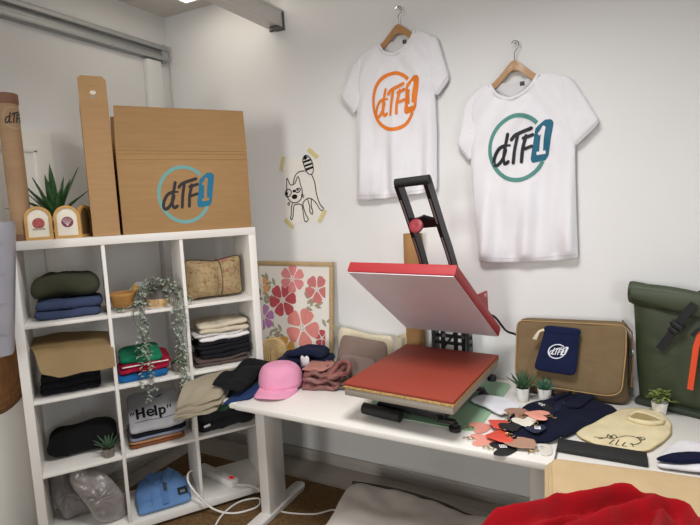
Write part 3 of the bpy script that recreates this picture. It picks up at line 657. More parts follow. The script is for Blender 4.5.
b_ = B(); tube(b_, [lid(.18, .12, .04), (.205, .32, .355), (.242, .4, .27), (.285, .45, .235), (.33, .465, .16), (.4, .463, .012)], .0055, 8, 8); obj('power_cord', b_, BLACKP, t)

# -------- along the wall
# leaning framed flower print
t = thing('framed_print', 'light wood framed poster of pink, red and purple flowers leaning on the wall', 'picture', (-1.692, 2.43, DZ), 0)
FWd, FH, lean = .545, .575, .1
def fp(x, y, o_=0): return V((x, -.028+lean*y-o_, y+.0))
FWM = M('#b39a70', .55, var=.12, vs=18, stretch=(1, 1, 6))
b_ = B()
for poly in ([(-FWd/2, 0), (FWd/2, 0), (FWd/2, .022), (-FWd/2, .022)], [(-FWd/2, FH-.022), (FWd/2, FH-.022), (FWd/2, FH), (-FWd/2, FH)], [(-FWd/2, .022), (-FWd/2+.022, .022), (-FWd/2+.022, FH-.022), (-FWd/2, FH-.022)], [(FWd/2-.022, .022), (FWd/2, .022), (FWd/2, FH-.022), (FWd/2-.022, FH-.022)]): prism(b_, poly, -.014, .008, lambda x, y, z: fp(x, y, z), .0015)
obj('frame', b_, FWM, t)
b_ = B(); prism(b_, rrect(FWd-.03, FH-.03, 0, FH/2), -.01, 0, lambda x, y, z: fp(x, y, z)); ap = obj('art_print', b_, M('#e6e2d9', .7), t)
def flower(x, y, r, col, n=5, rot=0, cl=None, ok=None):
    b_ = B()
    for k in range(n):
        a = rot+2*pi*k/n; c_, s_ = cos(a), sin(a); hw = .62*5/n
        pts = [(.16, -.06), (.5, -hw*.55), (.85, -hw*.72), (1.0, -hw*.4), (.96, -hw*.12), (1.02, hw*.15), (.97, hw*.45), (.8, hw*.7), (.5, hw*.5), (.16, .06)]
        q = [(x+r*(p*c_-w_*s_), y+r*(p*s_+w_*c_)*1.0) for p, w_ in pts]
        q = [(min(max(a_, -FWd/2+.05), FWd/2-.05), b2) for a_, b2 in q]
        patch2(b_, q, fp, .0008+.00008*k, 2, 28, 1)
    obj('printed_flower', b_, M(col, .8, var=.06, vs=40), ap)
    b_ = B(); disc(b_, x, y, r*.2, fp, .0016, 14); obj('flower_center', b_, M(cl or '#e6ddd6', .8), ap)
    b_ = B()
    for k in range(5): disc(b_, x+r*.11*cos(k*1.3), y+r*.11*sin(k*1.3), r*.035, fp, .002, 8)
    obj('flower_center', b_, M('#8b7f84', .8), ap)
for a in ((-.005, .475, .085, '#d98b8b', 6, .5), (.165, .42, .08, '#c97b78', 5, 1.0), (-.075, .345, .098, '#b8535a', 6, .2), (.065, .19, .115, '#d98a82', 5, 1.2), (-.215, .235, .078, '#b680ae', 6, .3), (-.235, .425, .06, '#d9a06a', 5, .9), (.2, .14, .05, '#b8535a', 5, .3), (-.06, .055, .075, '#c79a4e', 5, .4)): flower(*a)
b_ = B()
def lf(x, y, a, L, col=0):
    c_, s_ = cos(a), sin(a); patch2(b_, [(x+L*(p*c_-w_*s_), y+L*(p*s_+w_*c_)) for p, w_ in ((0, 0), (.3, -.17), (.65, -.18), (1, 0), (.65, .18), (.3, .17))], fp, .0006, 2)
for (x, y, a) in ((-.13, .43, 2.6), (-.11, .40, -2.4), (.09, .31, .3), (.1, .33, 1.4), (-.17, .33, 1.8), (-.2, .32, 2.3), (-.08, .16, 2.8), (-.06, .13, 3.6), (.2, .25, -.4), (-.2, .11, .4), (.14, .05, .3), (.02, .05, -.2)):
    for k in range(3): lf(x+.03*k*cos(a), y+.03*k*sin(a), a+(.7 if k % 2 else -.6), .052)
    lf(x+.07*cos(a), y+.07*sin(a), a, .055)
    ribbon(b_, [(x, y), (x+.08*cos(a), y+.08*sin(a))], .003, fp, .0005, k=1)
obj('printed_leaves', b_, M('#a09a82', .8), ap)
# arch rainbow of wood
t = thing('wooden_arch', 'pale wooden nested arch ornament in front of the framed print', 'ornament', (-1.715, 2.25, DZ), radians(22)); t.scale = (1.05, 1, 1.05)
for i in range(6):
    r1 = .072-.0115*i; r0 = r1-.0085 if i < 5 else 0; h = .16-.072
    o_ = [(-r1, 0)]+[(-r1*cos(pi*k/18), h+r1*sin(pi*k/18)) for k in range(19)]+[(r1, 0)]
    if r0: poly = o_+[(r0, 0)]+[(r0*cos(pi*k/18), h+r0*sin(pi*k/18)) for k in range(19)]+[(-r0, 0)]
    else: poly = o_
    b_ = B(); prism(b_, poly, -.018, .018, lambda x, y, z: V((x, z, y)), .0012); obj('arch', b_, M('#c9ac79', .6, var=.1, vs=16, stretch=(1, 1, 6)), t)
# navy folded piece with tag behind the cap
t = thing('navy_garment', 'navy folded garment with a white tag behind the pink cap', 'folded clothes', (-1.47, 2.205, DZ), radians(12))
b_ = B(); folded(b_, .3, .17, .1, 3, 103, .002, 0, .01); blob(b_, [(-.1, -.06), (.12, -.06), (.12, .07), (-.05, .07)], .04, .115, p=8, wob=.012, seed=4, rings=8, hf=lambda x, y: .02*cos((x-.03)*14)); obj('folds', b_, cloth('#1a2038'), t)
b_ = B(); patch2(b_, [(-.03, -.005), (.016, -.005), (.016, .05), (.004, .06), (-.008, .05), (-.022, .06), (-.03, .05)], lambda x, y, o_=0: V((x+.04, -.098-o_, .075+y)), 0, 2); solidify(obj('white_tag', b_, M('#d9dadd', .6), t), .002)
# dusty pink satin bundle
t = thing('satin_bundle', 'stack of dusty pink satin pouches beside the pink cap', 'pouches', (-1.295, 2.10, DZ), radians(14))
PK = M('#7d4f4b', .45, var=.18, vs=25, bump=.3, bs=60, sheen=.1)
for i in range(3):
    b_ = B(); blob(b_, rrect(.2-.006*i, .18, .004*i, 0), .034, .016+.03*i, p=5, rings=12, n=90, wob=.024, ws=20, seed=110+i, edge=.06); obj('pouch', b_, PK, t)
b_ = B(); tube(b_, [(.05, -.1, .075), (.1, -.09, .09), (.125, -.02, .075), (.12, .05, .1), (.08, .03, .11), (.07, -.05, .1), (.05, -.1, .075)], .011, 8, 6); obj('ruffle', b_, M('#8d5550', .5, var=.2, vs=30, bump=.5, bs=60), t)
b_ = B(); blob(b_, [(-.1, -.07), (.03, -.08), (.05, 0), (.04, .07), (-.09, .08)], .014, .098, p=5, wob=.008, ws=18, seed=9); obj('top_pouch', b_, M('#a96f64', .5, var=.06, vs=20, sheen=.1), t)
# pink baseball cap
t = thing('baseball_cap', 'pink baseball cap at the left end of the desk', 'cap', (-1.487, 1.995, DZ), radians(-76)); t.scale = (1.14, 1.18, 1.12)
PKC = cloth('#e39bb9', bump=.3, bs=400)
b_ = B(); N = 40; rows = []
for i in range(12):
    a = pi/2*i/11; ring = []
    for j in range(N):
        th_ = 2*pi*j/N; r = max(0.0, cos(a))**.5
        ring.append(b_.verts.new((.108*r*cos(th_), .092*r*sin(th_), .014+.1*sin(a)**.85+.012*cos(th_)*sin(2*a))))
    rows.append(ring)
for i in range(11):
    for j in range(N): b_.faces.new((rows[i][j], rows[i][(j+1) % N], rows[i+1][(j+1) % N], rows[i+1][j]))
bmesh.ops.remove_doubles(b_, verts=b_.verts[:], dist=1e-4)
cr = obj('crown', b_, PKC, t); solidify(cr, .003)
def brim(u, v):
    w_ = (u-.5)*2; y = .088*sin(w_*1.35); x0 = .106*sqrt(max(0, 1-(y/.0935)**2))-.004; L = .075*(1-abs(w_)**3.2)+.002
    return V((x0+L*v, y*(1+.06*v), .026-.026*abs(w_)**1.8*v*1.0-.010*v-.006*w_*w_))
b_ = B(); sheet(b_, 30, 8, brim, .005, 20); obj('brim', b_, PKC, t)
b_ = B(); lathe(b_, [(0, .119), (.006, .1185), (.008, .116), (0, .112)], 14); obj('button', b_, PKC, t)
# taupe sleeve, wallet, cream rolls
t = thing('laptop_sleeve', 'taupe leather laptop sleeve propped upright left of the press', 'sleeve', (-1.165, 2.3, DZ), radians(-2))
TP = M('#7a675d', .6, var=.06, vs=10, bump=.15, bs=200)
def lean_map(k, y0=0, tk=1): return lambda x, y, z: V((x, y0+k*y+z*tk, y+.0))
b_ = B(); blob(b_, [(-.15, .003), (.16, .003), (.155, .1), (.13, .19), (-.125, .205), (-.14, .19)], .022, 0, p=12, n=90, f=lean_map(.45, -.08)); obj('sleeve_body', b_, TP, t)
b_ = B(); blob(b_, [(-.14, .006), (.1, .0), (.09, .115), (-.11, .12)], .012, -.014, p=12, n=80, f=lean_map(.45, -.085)); obj('front_pocket', b_, M('#84716a', .6, bump=.15, bs=200), t)
t = thing('leather_wallet', 'small dark taupe leather wallet lying before the laptop sleeve', 'wallet', (-1.215, 2.09, DZ), radians(10))
b_ = B(); blob(b_, rrect(.13, .075), .02, .013, p=12, n=60); blob(b_, rrect(.125, .07, .004, .002), .014, .03, p=12, n=60, seed=2, hf=lambda x, y: .08*(y+.035)); obj('wallet_body', b_, M('#57473f', .55, bump=.15, bs=200), t)
t = thing('cream_fabric', 'cream fabric folded upright behind the laptop sleeve', 'fabric', (-1.2, 2.43, DZ), 0)
CRM = cloth('#d6ccb2', bump=.3, bs=300)
b_ = B(); blob(b_, [(-.19, .002), (.15, .002), (.155, .12), (.14, .19), (.0, .185), (-.1, .205), (-.175, .215), (-.19, .18)], .05, 0, p=4, n=90, wob=.006, f=lambda x, y, z: V((x, -.01+z+.1*(y-.1), y))); obj('folded_sheet', b_, CRM, t)
t = thing('fabric_roll', 'rolled cream fabric standing behind the left corner of the press', 'fabric', (-.99, 2.43, DZ), 0)
b_ = B(); sp = [(.012+.0042*a)*1 for a in [i*.25 for i in range(46)]]
pts = [(sp[i]*cos(i*.25)*.7, sp[i]*sin(i*.25)*.95) for i in range(46)]
A_ = [[b_.verts.new((x, y, z)) for x, y in pts] for z in (.002, .1, .195)]
for i in range(45):
    for k in (0, 1): b_.faces.new((A_[k][i], A_[k][i+1], A_[k+1][i+1], A_[k+1][i]))
solidify(obj('roll', b_, CRM, t), .005)
# brown tube behind press
t = thing('cardboard_tube', 'plain brown cardboard tube standing against the wall behind the press', 'tube', (-.93, 2.44, DZ), 0)
b_ = B(); lathe(b_, [(.044, .003), (.049, 0), (.049, .735), (.044, .735), (.043, .6), (0, .6)], 32); obj('tube_body', b_, M('#ab8457', .8, var=.05, vs=8, stretch=(1, 1, 4)), t)
# messenger bag
t = thing('messenger_bag', 'tan brown canvas messenger bag leaning against the wall', 'bag', (-.175, 2.365, DZ), 0); t.scale = (1, 1, .925)
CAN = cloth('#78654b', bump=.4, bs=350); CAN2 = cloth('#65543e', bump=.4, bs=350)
def mb(x, y, z): return V((x, z+.17*y, y))
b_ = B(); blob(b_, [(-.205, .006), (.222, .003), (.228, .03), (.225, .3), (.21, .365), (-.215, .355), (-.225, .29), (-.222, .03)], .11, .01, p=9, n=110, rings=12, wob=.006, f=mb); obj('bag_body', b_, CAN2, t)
FO = [(-.222, .072), (-.18, .062), (.12, .05), (.17, .055), (.2, .08), (.212, .25), (.212, .372), (-.218, .362), (-.23, .34), (-.232, .12)]
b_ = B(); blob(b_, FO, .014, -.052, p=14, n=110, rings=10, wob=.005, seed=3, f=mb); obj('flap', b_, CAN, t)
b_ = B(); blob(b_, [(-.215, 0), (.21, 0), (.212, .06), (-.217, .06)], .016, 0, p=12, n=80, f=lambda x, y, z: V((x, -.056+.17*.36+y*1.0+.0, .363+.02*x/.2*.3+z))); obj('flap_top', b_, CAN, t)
b_ = B(); tube(b_, [mb(q.x, q.y, -.0575) for q in resample(FO, 120, 2)], .0028, 6, closed=True); obj('piping', b_, M('#a88a60', .8), t)
b_ = B(); tube(b_, [(.235, .0, .09), (.24, .02, .2), (.235, .05, .33), (.2, .085, .37)], 1, 0, sq=(.006, .035)); obj('shoulder_strap', b_, M('#6a4f34', .8, bump=.3, bs=300), t)
b_ = B(); tube(b_, [(.238+.0*i, .01+.016*cos(a), .25+.014*sin(a)) for i, a in enumerate([2*pi*k/20 for k in range(20)])], .003, 8, closed=True); obj('strap_ring', b_, STEEL, t)
# drawstring pouch on the bag
t = thing('drawstring_pouch', 'navy drawstring pouch with a white round logo hanging on the tan bag', 'pouch', (-.225, 2.333, DZ+.162), 0); t.scale = (1, 1, .9)
NV = cloth('#181f3d', bump=.3, bs=400)
def pm(x, y, z): return V((x, z-.0585+.17*y, y-.03))
b_ = B(); blob(b_, [(-.098, .0), (.072, -.012), (.079, .05), (.085, .16), (.088, .205), (-.055, .21), (-.06, .17)], .02, .02, p=7, n=90, wob=.003, f=pm); obj('pouch_body', b_, NV, t)
b_ = B(); blob(b_, [(-.06, .182), (.09, .178), (.092, .212), (-.055, .217)], .024, .02, p=6, n=70, wob=.004, f=pm); obj('drawstring_hem', b_, NV, t)
b_ = B(); tube(b_, [pm(-.058, .195, .01), pm(-.075, .19, -.0), pm(-.085, .165, .0), pm(-.09, .15, .004)], .006, 8, 6); tube(b_, [pm(-.058, .2, .012), pm(-.08, .185, .004), pm(-.1, .15, .006)], .004, 8, 6); obj('drawstring', b_, M('#d9cbb4', .9), t)
WH = M('#dfe2ea', .7); logo(lambda x, y, o_=0: pm(-.002+x*.034+y*.006, .1+y*.033, .0088-o_), [WH, WH, WH, NV], t, e=.0004)
# backpack
t = thing('backpack', 'dark green roll top backpack with an orange zipper at the right', 'backpack', (.08, 2.395, DZ), radians(-20))
GRN = M('#363f2a', .55, var=.05, vs=6, bump=.25, bs=300); BKS = M('#17181a', .7)
def bp_(x, y, z): return V((x, z+.02+.05*y, y))
b_ = B(); blob(b_, [(0, .003), (.36, .003), (.37, .2), (.375, .44), (.36, .47), (-.035, .475), (-.038, .44), (-.018, .2)], .12, .05, p=5, n=120, rings=12, wob=.006, ws=7, seed=2, f=lambda x, y, z: V((x, (z-.05)*(1-.45*max(0, (y-.25)/.25))+.05+.02*y, y))); obj('pack_body', b_, GRN, t)
def roll(u, v):
    x = -.046+.43*u; a = v*2*pi; y0 = .463-.02*u+.004*sin(u*6)
    r = .046+.004*sin(u*5); k = 1
    return V((x, .038-.03*cos(a), y0+r*sin(a)*1.0*k+.012*max(0, 1-u*6)))
b_ = B(); sheet(b_, 30, 28, roll, .006, 60); obj('roll_top', b_, M('#3b4530', .5, var=.05, vs=6, bump=.25, bs=300), t)
b_ = B(); sheet(b_, 16, 8, lambda u, v: V((-.03+.4*u, .005-.012*v-.006*sin(pi*v), .5-.018*u-(.045+.055*u)*v)), .004); obj('roll_flap', b_, GRN, t)
b_ = B(); tube(b_, [(.205, -.02, .462), (.168, -.026, .405), (.13, -.028, .33), (.09, -.026, .262)], 1, 5, sq=(.004, .03)); obj('strap', b_, BKS, t)
b_ = B(); box(b_, (.15, -.036, .372), (.048, .014, .022), .004, Matrix.Rotation(.55, 3, 'Y')); box(b_, (.139, -.035, .35), (.036, .012, .02), .003, Matrix.Rotation(.55, 3, 'Y')); obj('buckle', b_, BLACKP, t)
b_ = B(); tube(b_, [(.205, -.04, .125), (.212, -.043, .2), (.22, -.043, .3), (.232, -.038, .355), (.26, -.034, .375), (.33, -.03, .378)], 1, 6, sq=(.02, .005)); obj('zipper', b_, M('#d94a24', .5), t)
b_ = B(); tube(b_, [(.205, -.043, .34), (.222, -.046, .365), (.25, -.043, .385), (.3, -.036, .392)], 1, 5, sq=(.004, .014)); obj('zipper_flap', b_, BKS, t)
b_ = B(); tube(b_, [(.2, .05, .49), (.24, .05, .515), (.32, .05, .505)], 1, 5, sq=(.005, .02)); obj('grab_handle', b_, BKS, t)
b_ = B(); box(b_, (.18, .05, .014), (.37, .125, .026), .01); obj('base_panel', b_, M('#2c3527', .6), t)
# pots on the desk
WP = M('#e9e8e4', .35, coat=.3)
succulent('spiky green succulent in a white pot, left one of two before the tan bag', (-.363, 2.25, DZ), 0, WP, .03, .062, .085, 22, 7, '#3c5a3a', .012, .55, 'white pots by the bag')
succulent('dense rosette succulent in a white pot, right one of two before the tan bag', (-.274, 2.275, DZ), 0, WP, .03, .062, .05, 26, 8, '#456b55', .014, .35, 'white pots by the bag')
t = thing('potted_herb', 'leafy light green little plant in a white pot before the green backpack', 'plant', (.16, 2.31, DZ))
b_ = B(); lathe(b_, [(0, 0), (.022, 0), (.0235, .002), (.0305, .052), (.028, .052), (.0265, .046), (0, .046)], 28); obj('pot', b_, WP, t)
rnd = random.Random(12); b_ = B(); st_ = []
for k in range(22):
    a = rnd.uniform(0, 6.28); el = rnd.uniform(.3, 1.4); L = rnd.uniform(.04, .062); p1 = V((cos(a)*cos(el), sin(a)*cos(el), sin(el)*.9))*L+V((0, 0, .048))
    st_.append([(0, 0, .046), tuple(p1*.5+V((0, 0, .03))), tuple(p1)])
for q in st_: tube(b_, q, .001, 5)
obj('stems', b_, M('#6d7a3c', .7), t); b_ = B()
for q in st_:
    for k in range(9):
        p_ = V(q[1]).lerp(V(q[2]), rnd.random()*1.05); a = rnd.uniform(0, 6.28); leaf(b_, p_, (cos(a), sin(a), rnd.uniform(-.1, .7)), rnd.uniform(.014, .022), rnd.uniform(.008, .011), .3, 4)
obj('foliage', b_, M('#7f9150', .55, var=.35, vs=60), t)

# -------- loose things on the desk tops
def flat(name, lab, cat, poly, h, col, z=DZ+.001, seed=1, p=8, wob=.004, grp=None, hf=None, **k):
    cx = sum(x for x, y in poly)/len(poly); cy = sum(y for x, y in poly)/len(poly); b_ = B()
    blob(b_, [(x-cx, y-cy) for x, y in poly], h, h/2+wob, p=p, n=100, rings=12, wob=wob, ws=14, seed=seed, hf=hf)
    return tag(obj(name, b_, col), lab, cat, grp, (cx, cy, z)), cx, cy
flat('folded_cloth', 'white folded cloth lying at the right edge of the green mat', 'cloth', [(-.57, 2.13), (-.54, 2.2), (-.43, 2.22), (-.345, 2.14), (-.41, 2.02), (-.48, 2.075)], .018, cloth('#d9dae0', bump=.2), z=DZ+.004)
# polo shirt
t = thing('polo_shirt', 'navy folded polo shirt spread behind the heart key rings', 'shirt', (-.18, 2.12, DZ))
PO = [(-.345, 2.12), (-.293, 2.23), (-.2, 2.31), (-.16, 2.375), (-.105, 2.35), (-.01, 2.29), (.012, 2.25), (-.078, 2.09), (-.125, 1.99), (-.194, 1.875), (-.254, 1.838), (-.332, 1.835), (-.375, 1.913), (-.375, 2.03)]
PO = [(x+.18, y-2.12) for x, y in PO]; NVP = cloth('#12162a', bump=.3, bs=400)
hP = lambda x, y: .006*nz(x, y, 16, 21)+.004*sin(x*40+y*25)
b_ = B(); blob(b_, PO, .026, .016, p=10, n=150, rings=16, hf=hP, seed=3, wob=.006, ws=14, rc=.007); obj('shirt_body', b_, NVP, t)
fP = lambda x, y, z: V((x, y, z+hP(x, y)))
for s, oo in ((0, [(-.04, .09), (.03, .255), (-.01, .19), (-.06, .12)]), (1, [(.03, .25), (.11, .195), (.045, .04), (.005, .02), (-.0, .1), (.04, .17)])):
    b_ = B(); blob(b_, oo, .012, .036, p=8, n=70, f=fP, seed=s); obj('collar', b_, NVP, t)
b_ = B(); ribbon(b_, [(-.0, .11), (-.06, -.04)], .04, lambda x, y, o_=0: V((x, y, .0305+hP(x, y)+o_)), 0, k=10, cap=False); obj('placket', b_, cloth('#191e36', bump=.3), t)
b_ = B()
for k in range(3): q = V((-.01, .08)).lerp(V((-.055, -.03)), k/2); lathe(b_, [(0, .003), (.005, .0025), (.0055, 0)], 12, (q.x, q.y, .031+hP(q.x, q.y)))
obj('button', b_, M('#2a2f45', .4), t)
b_ = B(); f_ = lambda x, y, o_=0: V((x, y, .0305+hP(x, y)+o_)); ribbon(b_, [(-.105, .055), (-.075, .028), (-.05, .005)], .05, f_, .001, k=4, cap=False); obj('care_label', b_, M('#15171c', .7), t)
b_ = B()
for i, q in enumerate(([(-.1, .03), (-.092, .05)], [(-.09, .022), (-.08, .042)], [(-.103, .042), (-.078, .03)], [(-.1, .025), (-.085, .018)])): ribbon(b_, q, .005, f_, .002+i*.0002, k=2)
obj('label_mark', b_, M('#dcdfe6', .8), t)
# heart key rings
HP = [(-.05, -.86), (.05, -.86)]+[(.5*sin(a)**3+.42*sin(a), (13*cos(a)-5*cos(2*a)-2*cos(3*a)-cos(4*a))/16) for a in [pi-2*pi*k/28 for k in range(1, 28)]]
SAL, COR, PEA = '#d68e80', '#d9503f', '#e29a88'
hearts = [(-.462, 1.905, 0, .036, SAL, 2.2, 'salmon pink leather heart key ring, farthest left in the pile'), (-.432, 1.80, 0, .037, PEA, 1.9, 'pale pink leather heart key ring at the front left of the pile'),
 (-.39, 1.93, .016, .036, COR, -1.9, 'coral red leather heart key ring at the back of the two red ones'), (-.366, 1.83, .012, .042, COR, -1.2, 'coral red leather heart key ring, larger front one of the two red ones'),
 (-.339, 1.895, .03, .034, '#17171b', .5, 'black leather heart key ring in the middle between red and white'), (-.296, 1.945, .036, .036, '#ded9cb', .4, 'white leather heart key ring in the middle of the pile'),
 (-.335, 2.02, .034, .038, '#9c7768', 2.5, 'mauve brown leather heart key ring at the back of the pile'), (-.255, 2.01, .042, .04, PEA, -1.6, 'peach leather heart key ring lying on the navy polo'),
 (-.288, 1.815, .014, .046, '#a98570', 1.1, 'large tan leather heart key ring at the front of the pile'), (-.345, 1.76, 0, .04, '#1a1a1d', 2.0, 'black leather heart key ring with a white tag at the front edge'),
 (-.215, 1.815, 0, .034, '#d3cec4', 2.6, 'white printed heart key ring beside the beige folded fabric'), (-.25, 1.9, .034, .03, '#1d2440', .2, 'navy heart key ring with a white tag on the polo edge')]
for i, (x, y, z, r, col, rz, lab) in enumerate(hearts):
    x = -.335+(x+.325)*.98; y = 1.89+(y-1.885)*.98
    t = thing('heart_key_ring', lab, 'key ring', (x, y, DZ+.0012+z), rz, 'leather heart key rings')
    tl = .05 if z else .0
    b_ = B(); blob(b_, [(a*r*1.42, b2*r*1.36) for a, b2 in HP], .005, .0028, p=10, n=60, cha=1, c=(0, .0), hf=lambda X, Y: tl*(X+r)*.6+.0015*sin(X*60)); obj('heart', b_, M(col, .6, var=.04, vs=30, bump=.15, bs=250), t)
    b_ = B(); tube(b_, [(.0+.011*cos(a), r*.72+.013+.011*sin(a), .0075+.003*sin(a)+tl*r*.6) for a in [2*pi*k/22 for k in range(22)]], .0013, 6, closed=True); obj('ring', b_, GOLD, t)
    b_ = B(); tube(b_, [(0, r*.62+.02, .007+tl*r*.6), (.012, r*.62+.034, .006+tl*r*.6), (.006, r*.62+.044, .005+tl*r*.6)], .0022, 6, 5); obj('clasp', b_, GOLD, t)
    if i in (9, 10, 11):
        b_ = B(); box(b_, (r*.25, -r*.1, .0075+tl*r*.75), (.022, .026, .001), .0002); tg = obj('paper_tag', b_, M('#e4e4e2', .7), t)
        b_ = B()
        for k in range(3): ribbon(b_, [(r*.25-.008, -r*.1+.008-.007*k), (r*.25+.006-.003*k, -r*.1+.008-.007*k)], .003, lambda X, Y, o_=0: V((X, Y, .0081+tl*r*.75+o_)), .0002, k=1)
        obj('tag_print', b_, M('#3c3c40', .8), tg)
# bib
t = thing('baby_bib', 'cream baby bib with a black line drawing of a cat', 'bib', (.02, 2.08, DZ))
BO = [(x-.02, y-2.08) for x, y in [(-.129, 1.983), (-.119, 2.044), (-.078, 2.092), (-.03, 2.18), (.014, 2.262), (.066, 2.297), (.123, 2.305), (.17, 2.278), (.193, 2.203), (.183, 2.105), (.153, 2.026), (.11, 1.94), (.077, 1.918), (.024, 1.908), (-.039, 1.906), (-.102, 1.942)]]
CRB = cloth('#dccfa9', bump=.3, bs=400); hB = lambda x, y: .004*nz(x, y, 18, 5)+.004*max(0, y*6)
b_ = B(); blob(b_, BO, .012, .009, p=9, n=110, rings=12, hf=hB, c=(.04, -.04)); obj('bib_body', b_, CRB, t)
b_ = B(); patch2(b_, [(.03, .075), (.035, .13), (.06, .155), (.1, .14), (.135, .105), (.12, .075), (.08, .062)], lambda x, y, o_=0: V((x, y, .0152+hB(x, y)+o_)), .0012, 4, 40, 1); obj('neck_opening', b_, cloth('#a8966a', bump=.3, bs=400), t)
b_ = B(); tube(b_, [(.03, .13, .018), (.03, .085, .022), (.06, .062, .024), (.1, .062, .024), (.135, .085, .024), (.15, .12, .02)], [.004, .008, .010, .010, .008, .005], 12, 6); tube(b_, [(.035, .125, .02), (.06, .16, .024), (.1, .148, .024), (.145, .112, .022)], .006, 10, 6); obj('neck_band', b_, CRB, t)
b_ = B(); tube(b_, [(q.x, q.y, .009+hB(q.x, q.y)) for q in resample(BO, 110, 2)], .0022, 6, closed=True); obj('edge_binding', b_, M('#b9a578', .8), t)
fB = lambda x, y, o_=0: V((x, y, .0155+hB(x, y)+o_))
def cat_lines(b_, g, wd, e, tr):
    i = 0
    for l in tr: ribbon(b_, l, wd, g, e+i*e*.12, k=5); i += 1
b_ = B(); cat_lines(b_, fB, .0032, .0006, [[(-.07, -.125), (-.045, -.105), (-.04, -.075), (-.032, -.09), (-.02, -.07), (-.012, -.095), (-.03, -.11), (-.045, -.105)], [(-.085, -.118), (-.055, -.112)], [(-.012, -.095), (.02, -.07), (.05, -.068), (.065, -.09), (.05, -.12), (.03, -.125)], [(.05, -.068), (.07, -.058), (.078, -.07), (.06, -.085)], [(-.02, -.115), (-.035, -.145), (-.025, -.148)], [(-.005, -.11), (-.015, -.148), (-.005, -.15)], [(.015, -.12), (.005, -.148), (.018, -.15)], [(.035, -.12), (.04, -.145)], [(.062, -.066), (.07, -.08)], [(.056, -.07), (.064, -.085)]])
disc(b_, -.03, -.098, .006, fB, .0012, 10); obj('line_drawing', b_, M('#2a2824', .9), t)
# black flat case, beige tote stack, right edge cloths
b_ = B(); box(b_, (0, 0, .008), (.28, .085, .016), .004); tag(obj('flat_case', b_, M('#1f2122', .6, bump=.1, bs=200)), 'long flat black case lying between the bib and the beige fabric', 'case', None, (-.04, 1.865, DZ+.001), radians(.8))
flat('folded_cloth', 'white folded cloth at the right edge under the navy strap', 'cloth', [(.12, 1.82), (.135, 1.9), (.175, 1.99), (.22, 2.06), (.32, 2.04), (.36, 1.84)], .02, cloth('#dedde0', bump=.2), z=DZ+.001, seed=5)
flat('navy_strap', 'navy padded strap lying on the white cloth at the right edge', 'strap', [(.115, 1.825), (.14, 1.86), (.19, 1.905), (.245, 1.93), (.32, 1.93), (.32, 1.88), (.25, 1.865), (.18, 1.83)], .016, cloth('#101630'), z=DZ+.024, seed=6, wob=.002)
t = thing('folded_fabric', 'beige folded canvas fabric under the red fleece on the right desk', 'fabric', (.144, 1.445, DZ), .12)
BE = cloth('#c2a983', bump=.35, bs=350, var=.05)
for i in range(3):
    b_ = B(); blob(b_, rrect(.63-.012*i, .6-.004*i, .004*i, -.003*i), .0145, .008+.0142*i, p=40, n=140, rings=12, wob=.003, ws=6, seed=130+i); obj('fold', b_, BE, t)
# red fleece
t = thing('fleece_jacket', 'bright red fleece heaped at the front right corner', 'fleece', (.05, 1.2, DZ+.045))
RO = [(-.42, 1.02), (-.36, 1.14), (-.296, 1.2), (-.196, 1.29), (-.13, 1.375), (-.07, 1.405), (-.03, 1.46), (.01, 1.5), (.05, 1.5), (.101, 1.46), (.146, 1.475), (.176, 1.455), (.2, 1.43), (.3, 1.38), (.42, 1.28), (.42, .95), (-.1, .9)]
RO = [(x-.05, y-1.2) for x, y in RO]
def ridge(x, y, pts, wd, h):
    d = 9.0
    for a, b2 in zip(pts, pts[1:]):
        a, b2 = V(a), V(b2); q = V((x, y)); u = max(0, min(1, (q-a).dot(b2-a)/(b2-a).length_squared)); d = min(d, (q-(a+(b2-a)*u)).length)
    return h*math.exp(-(d/wd)**1.7)
RDG = [([(-.38, -.05), (-.25, .06), (-.18, .16), (-.12, .19), (-.084, .22), (-.046, .258), (-.008, .262), (.047, .22), (.09, .238), (.117, .228), (.135, .15)], .022, .048), ([(-.2, -.06), (-.1, .07), (-.04, .15), (.0, .19), (.03, .195)], .022, .05), ([(.0, -.02), (.035, .09), (.055, .17)], .02, .045), ([(-.3, -.06), (-.2, .03), (-.14, .1)], .018, .035), ([(.08, .02), (.12, .12), (.2, .16)], .024, .04), ([(-.12, -.06), (-.05, .03), (.0, .1)], .018, .035),
       ([(-.16, .1), (-.08, .175), (-.04, .22), (.0, .232)], .014, -.03), ([(.02, .1), (.045, .19)], .012, -.02), ([(-.24, .0), (-.15, .05)], .012, -.02)]
def hR(x, y): return max(-.004, sum(ridge(x, y, p_, w_, h_) for p_, w_, h_ in RDG)+.012*nz(x, y, 9, 44)+.008*nz(x, y*.6, 22, 12))-1.0*max(0, -.31-x)-.9*max(0, -.215-y)
b_ = B(); blob(b_, RO, .03, .02, p=12, n=300, rings=80, hf=hR, c=(.0, -.05), lin=True); obj('fleece_body', b_, cloth('#8e0712', sheen=.05, bump=.35, bs=300), t)

